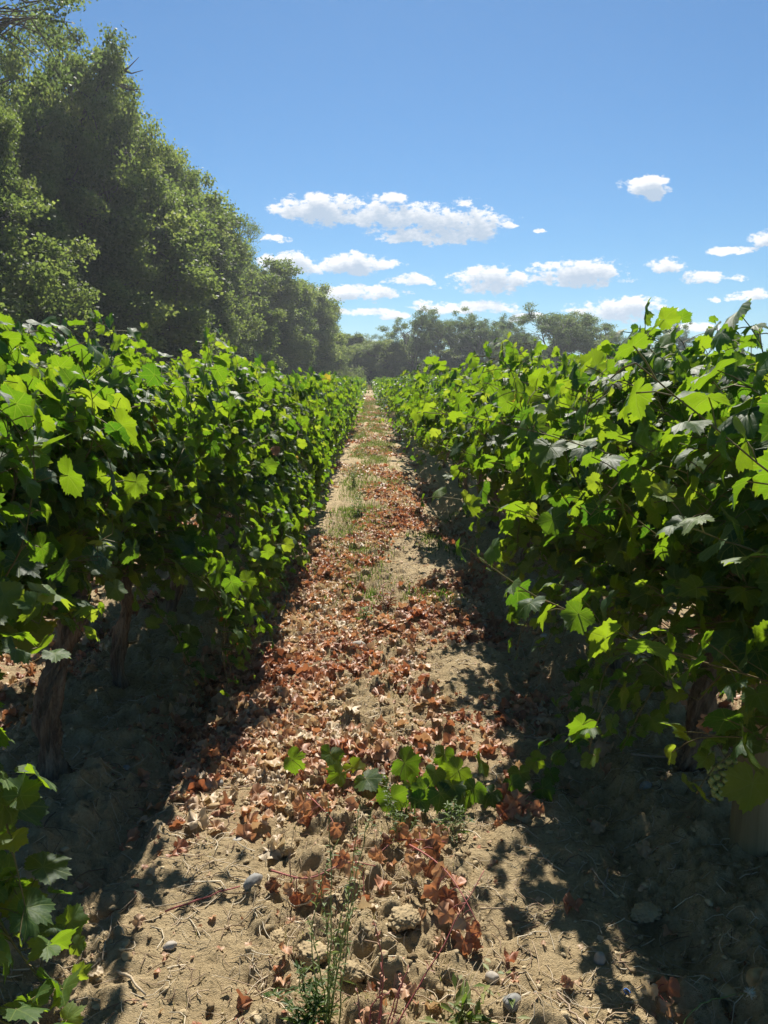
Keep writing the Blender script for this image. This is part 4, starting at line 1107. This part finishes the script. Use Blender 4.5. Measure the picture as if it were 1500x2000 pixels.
withered('withered leaves heaped on the lane above the oval grey stone and green weed', [(780, 1640, 0.03), (830, 1630, 0.05), (870, 1640, 0.04)],
         [(760, 1640, 0.03), (780, 1625, 0.04), (800, 1640, 0.05), (820, 1620, 0.05), (840, 1640, 0.05), (860, 1630, 0.04), (740, 1650, 0.03)], 10)
withered('fallen red brown leaf cluster in the bottom right shade', [(1270, 1930, 0.01), (1290, 1945, 0.02), (1300, 1960, 0.02)], [(1275, 1940, 0.03), (1290, 1955, 0.03), (1305, 1935, 0.02)], 12)

def weed(name, label, base_px, stems, mat, seed, leafy=0.5, r=0.0016, leaf_len=0.02, cat='weed', heads=(), leafmat='grass', ltone=0.2):
    rs_ = np.random.default_rng(seed); bx, by, bz = atg(*base_px)
    root = link(name, None, label=label, cat=cat, loc=(bx, by, bz)); st = Soup(); lf = Soup(); base = np.array([bx, by, bz])
    for (tx_, ty_, dep) in stems:
        tip = at_y(tx_, ty_, by + dep) - base
        a = np.array([rs_.normal(0, 0.012), rs_.normal(0, 0.012), 0.0]); t = np.linspace(0, 1, 16)[:, None]
        P = a * (1 - t) + tip * t + np.sin(t * np.pi) * np.array([rs_.normal(0, 0.02), rs_.normal(0, 0.02), 0.02]) + rs_.normal(0, 0.0015, (16, 3))
        V, F = tube(P, np.linspace(r, r * 0.45, 16), 5); st.add(V, F)
        L = np.linalg.norm(tip)
        n = int(L / 0.012 * leafy)
        for q in range(n):
            u = rs_.uniform(0.02, 0.98); p = np.array([np.interp(u, t[:, 0], P[:, c]) for c in range(3)])
            d = nrm(np.array([rs_.normal(0, 1), rs_.normal(0, 1), rs_.uniform(0.0, 1.0)])); w = np.cross(d, [0, 0, 1.0]); w = nrm(w) * leaf_len * 0.13
            l = leaf_len * rs_.uniform(0.5, 1.5) * (1.5 - u)
            VV = np.array([p, p + d * l * 0.5 + w, p + d * l - [0, 0, l * 0.2], p + d * l * 0.5 - w]); lf.add(VV, np.array([[0, 1, 2], [0, 2, 3]]), np.clip(rs_.normal(ltone, 0.12), 0, 1))
    link('stem', st.build(name + '_stem', M[mat], smooth=True), root)
    if lf.n: link('foliage', lf.build(name + '_foliage', M[leafmat]), root)
    iv, fv = ico(1)
    for (hx, hy, dep, hr) in heads:
        p = at_y(hx, hy, by + dep) - base; s = Soup()
        for q in range(26):
            d = nrm(rs_.normal(0, 1, 3)) * hr; V, F = tube([p, p + d * 0.6, p + d], [hr * 0.16, hr * 0.1, hr * 0.02], 3); s.add(V, F)
        s.add(iv * hr * 0.45 + p, fv)
        link('seed_head', s.build(name + '_seed', M['seed']), root)
    return root
weed('tall_weed', 'tall thin green weed with narrow leaves standing in front at the bottom centre', (645, 2010),
     [(622, 1700, 0.03), (640, 1560, 0.05), (700, 1570, 0.10), (735, 1555, 0.12), (660, 1640, 0.06), (690, 1700, 0.08), (630, 1800, 0.02), (712, 1690, 0.06), (600, 1790, 0.0), (590, 1880, 0.0), (680, 1800, 0.04)],
     'green_stem', 31, 0.75, 0.0019, 0.020, heads=(), ltone=0.45)
weed('seeding_weed', 'grey green weed with fluffy seed heads in front of the green shoot', (770, 1650),
     [(750, 1520, 0.0), (760, 1535, 0.02), (745, 1545, 0.01), (790, 1575, 0.02), (725, 1600, 0.0), (780, 1610, 0.0), (812, 1590, 0.0), (830, 1580, 0.03)], 'green_stem', 32, 1.6, 0.0011, 0.018,
     heads=[(750, 1518, 0.0, 0.008), (762, 1533, 0.02, 0.008), (744, 1530, 0.01, 0.007), (768, 1568, 0.02, 0.006)])
weed('red_weed', 'red stemmed weed leaning right at the bottom centre', (735, 2010),
     [(945, 1700, 0.25), (745, 1880, 0.04), (730, 1800, 0.02), (780, 1900, 0.05), (700, 1930, 0.0), (800, 1885, 0.08), (760, 1940, 0.03)], 'red_stem', 33, 0.7, 0.0022, 0.018, leafmat='dry_leaf', ltone=0.25)
weed('blue_green_weed', 'low blue green rosette weed at the bottom left of the tall weed', (600, 2000),
     [(540, 1930, 0.03), (570, 1925, 0.05), (600, 1920, 0.06), (520, 1950, 0.0), (560, 1960, 0.0), (630, 1930, 0.03), (575, 1900, 0.05)], 'green_stem', 34, 3.0, 0.0014, 0.028, ltone=0.1)
weed('leafy_weed', 'small leafy weed below the right part of the green shoot', (880, 1630),
     [(870, 1570, 0.0), (885, 1560, 0.02), (900, 1575, 0.0), (860, 1590, 0.0), (850, 1600, 0.02), (915, 1600, 0.0)], 'green_stem', 35, 2.6, 0.0012, 0.026, ltone=0.25)
weed('pale_grass_tuft', 'pale trailing grass tuft beside the round pebble at the bottom', (905, 2010),
     [(1000, 1890, 0.1), (960, 1850, 0.15), (870, 1960, 0.0), (1020, 1990, 0.0), (1010, 1960, 0.05), (950, 1965, 0.05), (980, 2000, 0.0), (840, 1990, 0.0), (905, 1900, 0.08), (930, 1880, 0.1)], 'straw', 36, 0.6, 0.0013, 0.05, cat='grass tuft', ltone=0.55)
weed('seeding_stalk', 'bright yellow green grass stalk with a fluffy seed head in the bottom right corner', (1310, 2030),
     [(1462, 1940, 0.02)], 'green_stem', 37, 0.0, 0.002, heads=[(1465, 1938, 0.02, 0.016)], cat='grass stalk')
weed('dry_stalk', 'thin dry seeding stalk left of the tall green weed', (560, 1760), [(545, 1600, 0.05), (600, 1560, 0.1)], 'dry_stem', 38, 0.1, 0.0012)
weed('dark_stalk', 'dark dead weed stalk standing in the leaf litter', (612, 1262), [(616, 1215, 0.0), (606, 1235, 0.0)], 'dry_stem', 39, 1.5, 0.003, 0.02, leafmat='dry_leaf', ltone=0.05)
weed('dead_weed', 'dark dead weed with shrivelled leaves in the middle of the lane', (758, 1190), [(750, 1140, 0.0), (765, 1150, 0.02), (745, 1160, 0.0), (775, 1165, 0)], 'dry_stem', 40, 3.0, 0.003, 0.04, leafmat='dry_leaf', ltone=0.08)
for i, (px, py, t_, lab) in enumerate([(690, 950, 900, 'feathery weed tuft in the left half of the far lane'), (700, 1010, 960, 'pale weed tuft in the middle distance of the lane'), (715, 1225, 1185, 'small pale green weed in the dense fallen leaves')]):
    weed('weed_tuft', lab, (px, py), [(px - 6, t_ + 5, 0), (px + 4, t_, 0), (px + 9, t_ + 12, 0.1), (px - 10, t_ + 18, 0)], 'green_stem', 50 + i, 2.5, 0.003, 0.04, cat='weed', ltone=0.45)
x, y, z = atg(1225, 1945)
s = Soup(); tt = np.linspace(0, 4.2, 10); V, F = tube(np.stack([0.008 * np.cos(tt), 0.012 * np.sin(tt), 0.004 + 0.006 * tt / 4], 1), 0.0016, 5); s.add(V, F)
mb = simple('blue_plastic', [(0.3, (0.05, 0.15, 0.5)), (0.8, (0.10, 0.28, 0.70))], 20, 0.4)
link('plastic_clip', s.build('plastic_clip', mb, smooth=True), label='tiny blue plastic vine clip lying in the bottom right shade', cat='plastic clip', loc=(x, y, z + 0.003))

# fallen brown leaves caught in the right vines and one pale leaf by the post
def caught(px, py, Y, sz, tone, label, name='withered_leaf', T=DRY, mat='dry_leaf', cat='withered leaf', seed=0):
    rs_ = np.random.default_rng(seed); p = at_y(px, py, Y); s = Soup()
    for q in range(3 if T is DRY else 1):
        stamp(s, T, (rs_.normal(0, 0.008, (1, 3)) if T is DRY else np.zeros((1, 3))), np.array([[rs_.normal(0, 0.3), -0.2, -1]]), np.array([[rs_.normal(0, 0.3), -1, 0.35]]), np.array([sz]), np.array([tone]), rs_)
    link(name, s.build(name, M[mat], uv=True, smooth=True), label=label, cat=cat, loc=p, group='single leaves caught in the right row')
caught(1412, 1100, 2.0, 0.05, 0.7, 'pinkish brown withered leaf caught halfway up the near right vine', seed=1)
caught(1484, 1420, 1.75, 0.036, 0.75, 'pinkish withered leaf at the right edge above the post foot', seed=2)
caught(1388, 1405, 1.95, 0.03, 0.5, 'red brown withered leaf left of the pinkish one at the right edge', seed=3)
caught(1470, 1530, 1.72, 0.075, 0.82, 'large pale olive vine leaf hanging in front of the wooden post', 'vine_leaf', HI, 'vine_leaf', 'vine leaf', 4)
caught(540, 880, 5.4, 0.04, 0.6, 'brown withered leaf caught high in the left row', seed=5)
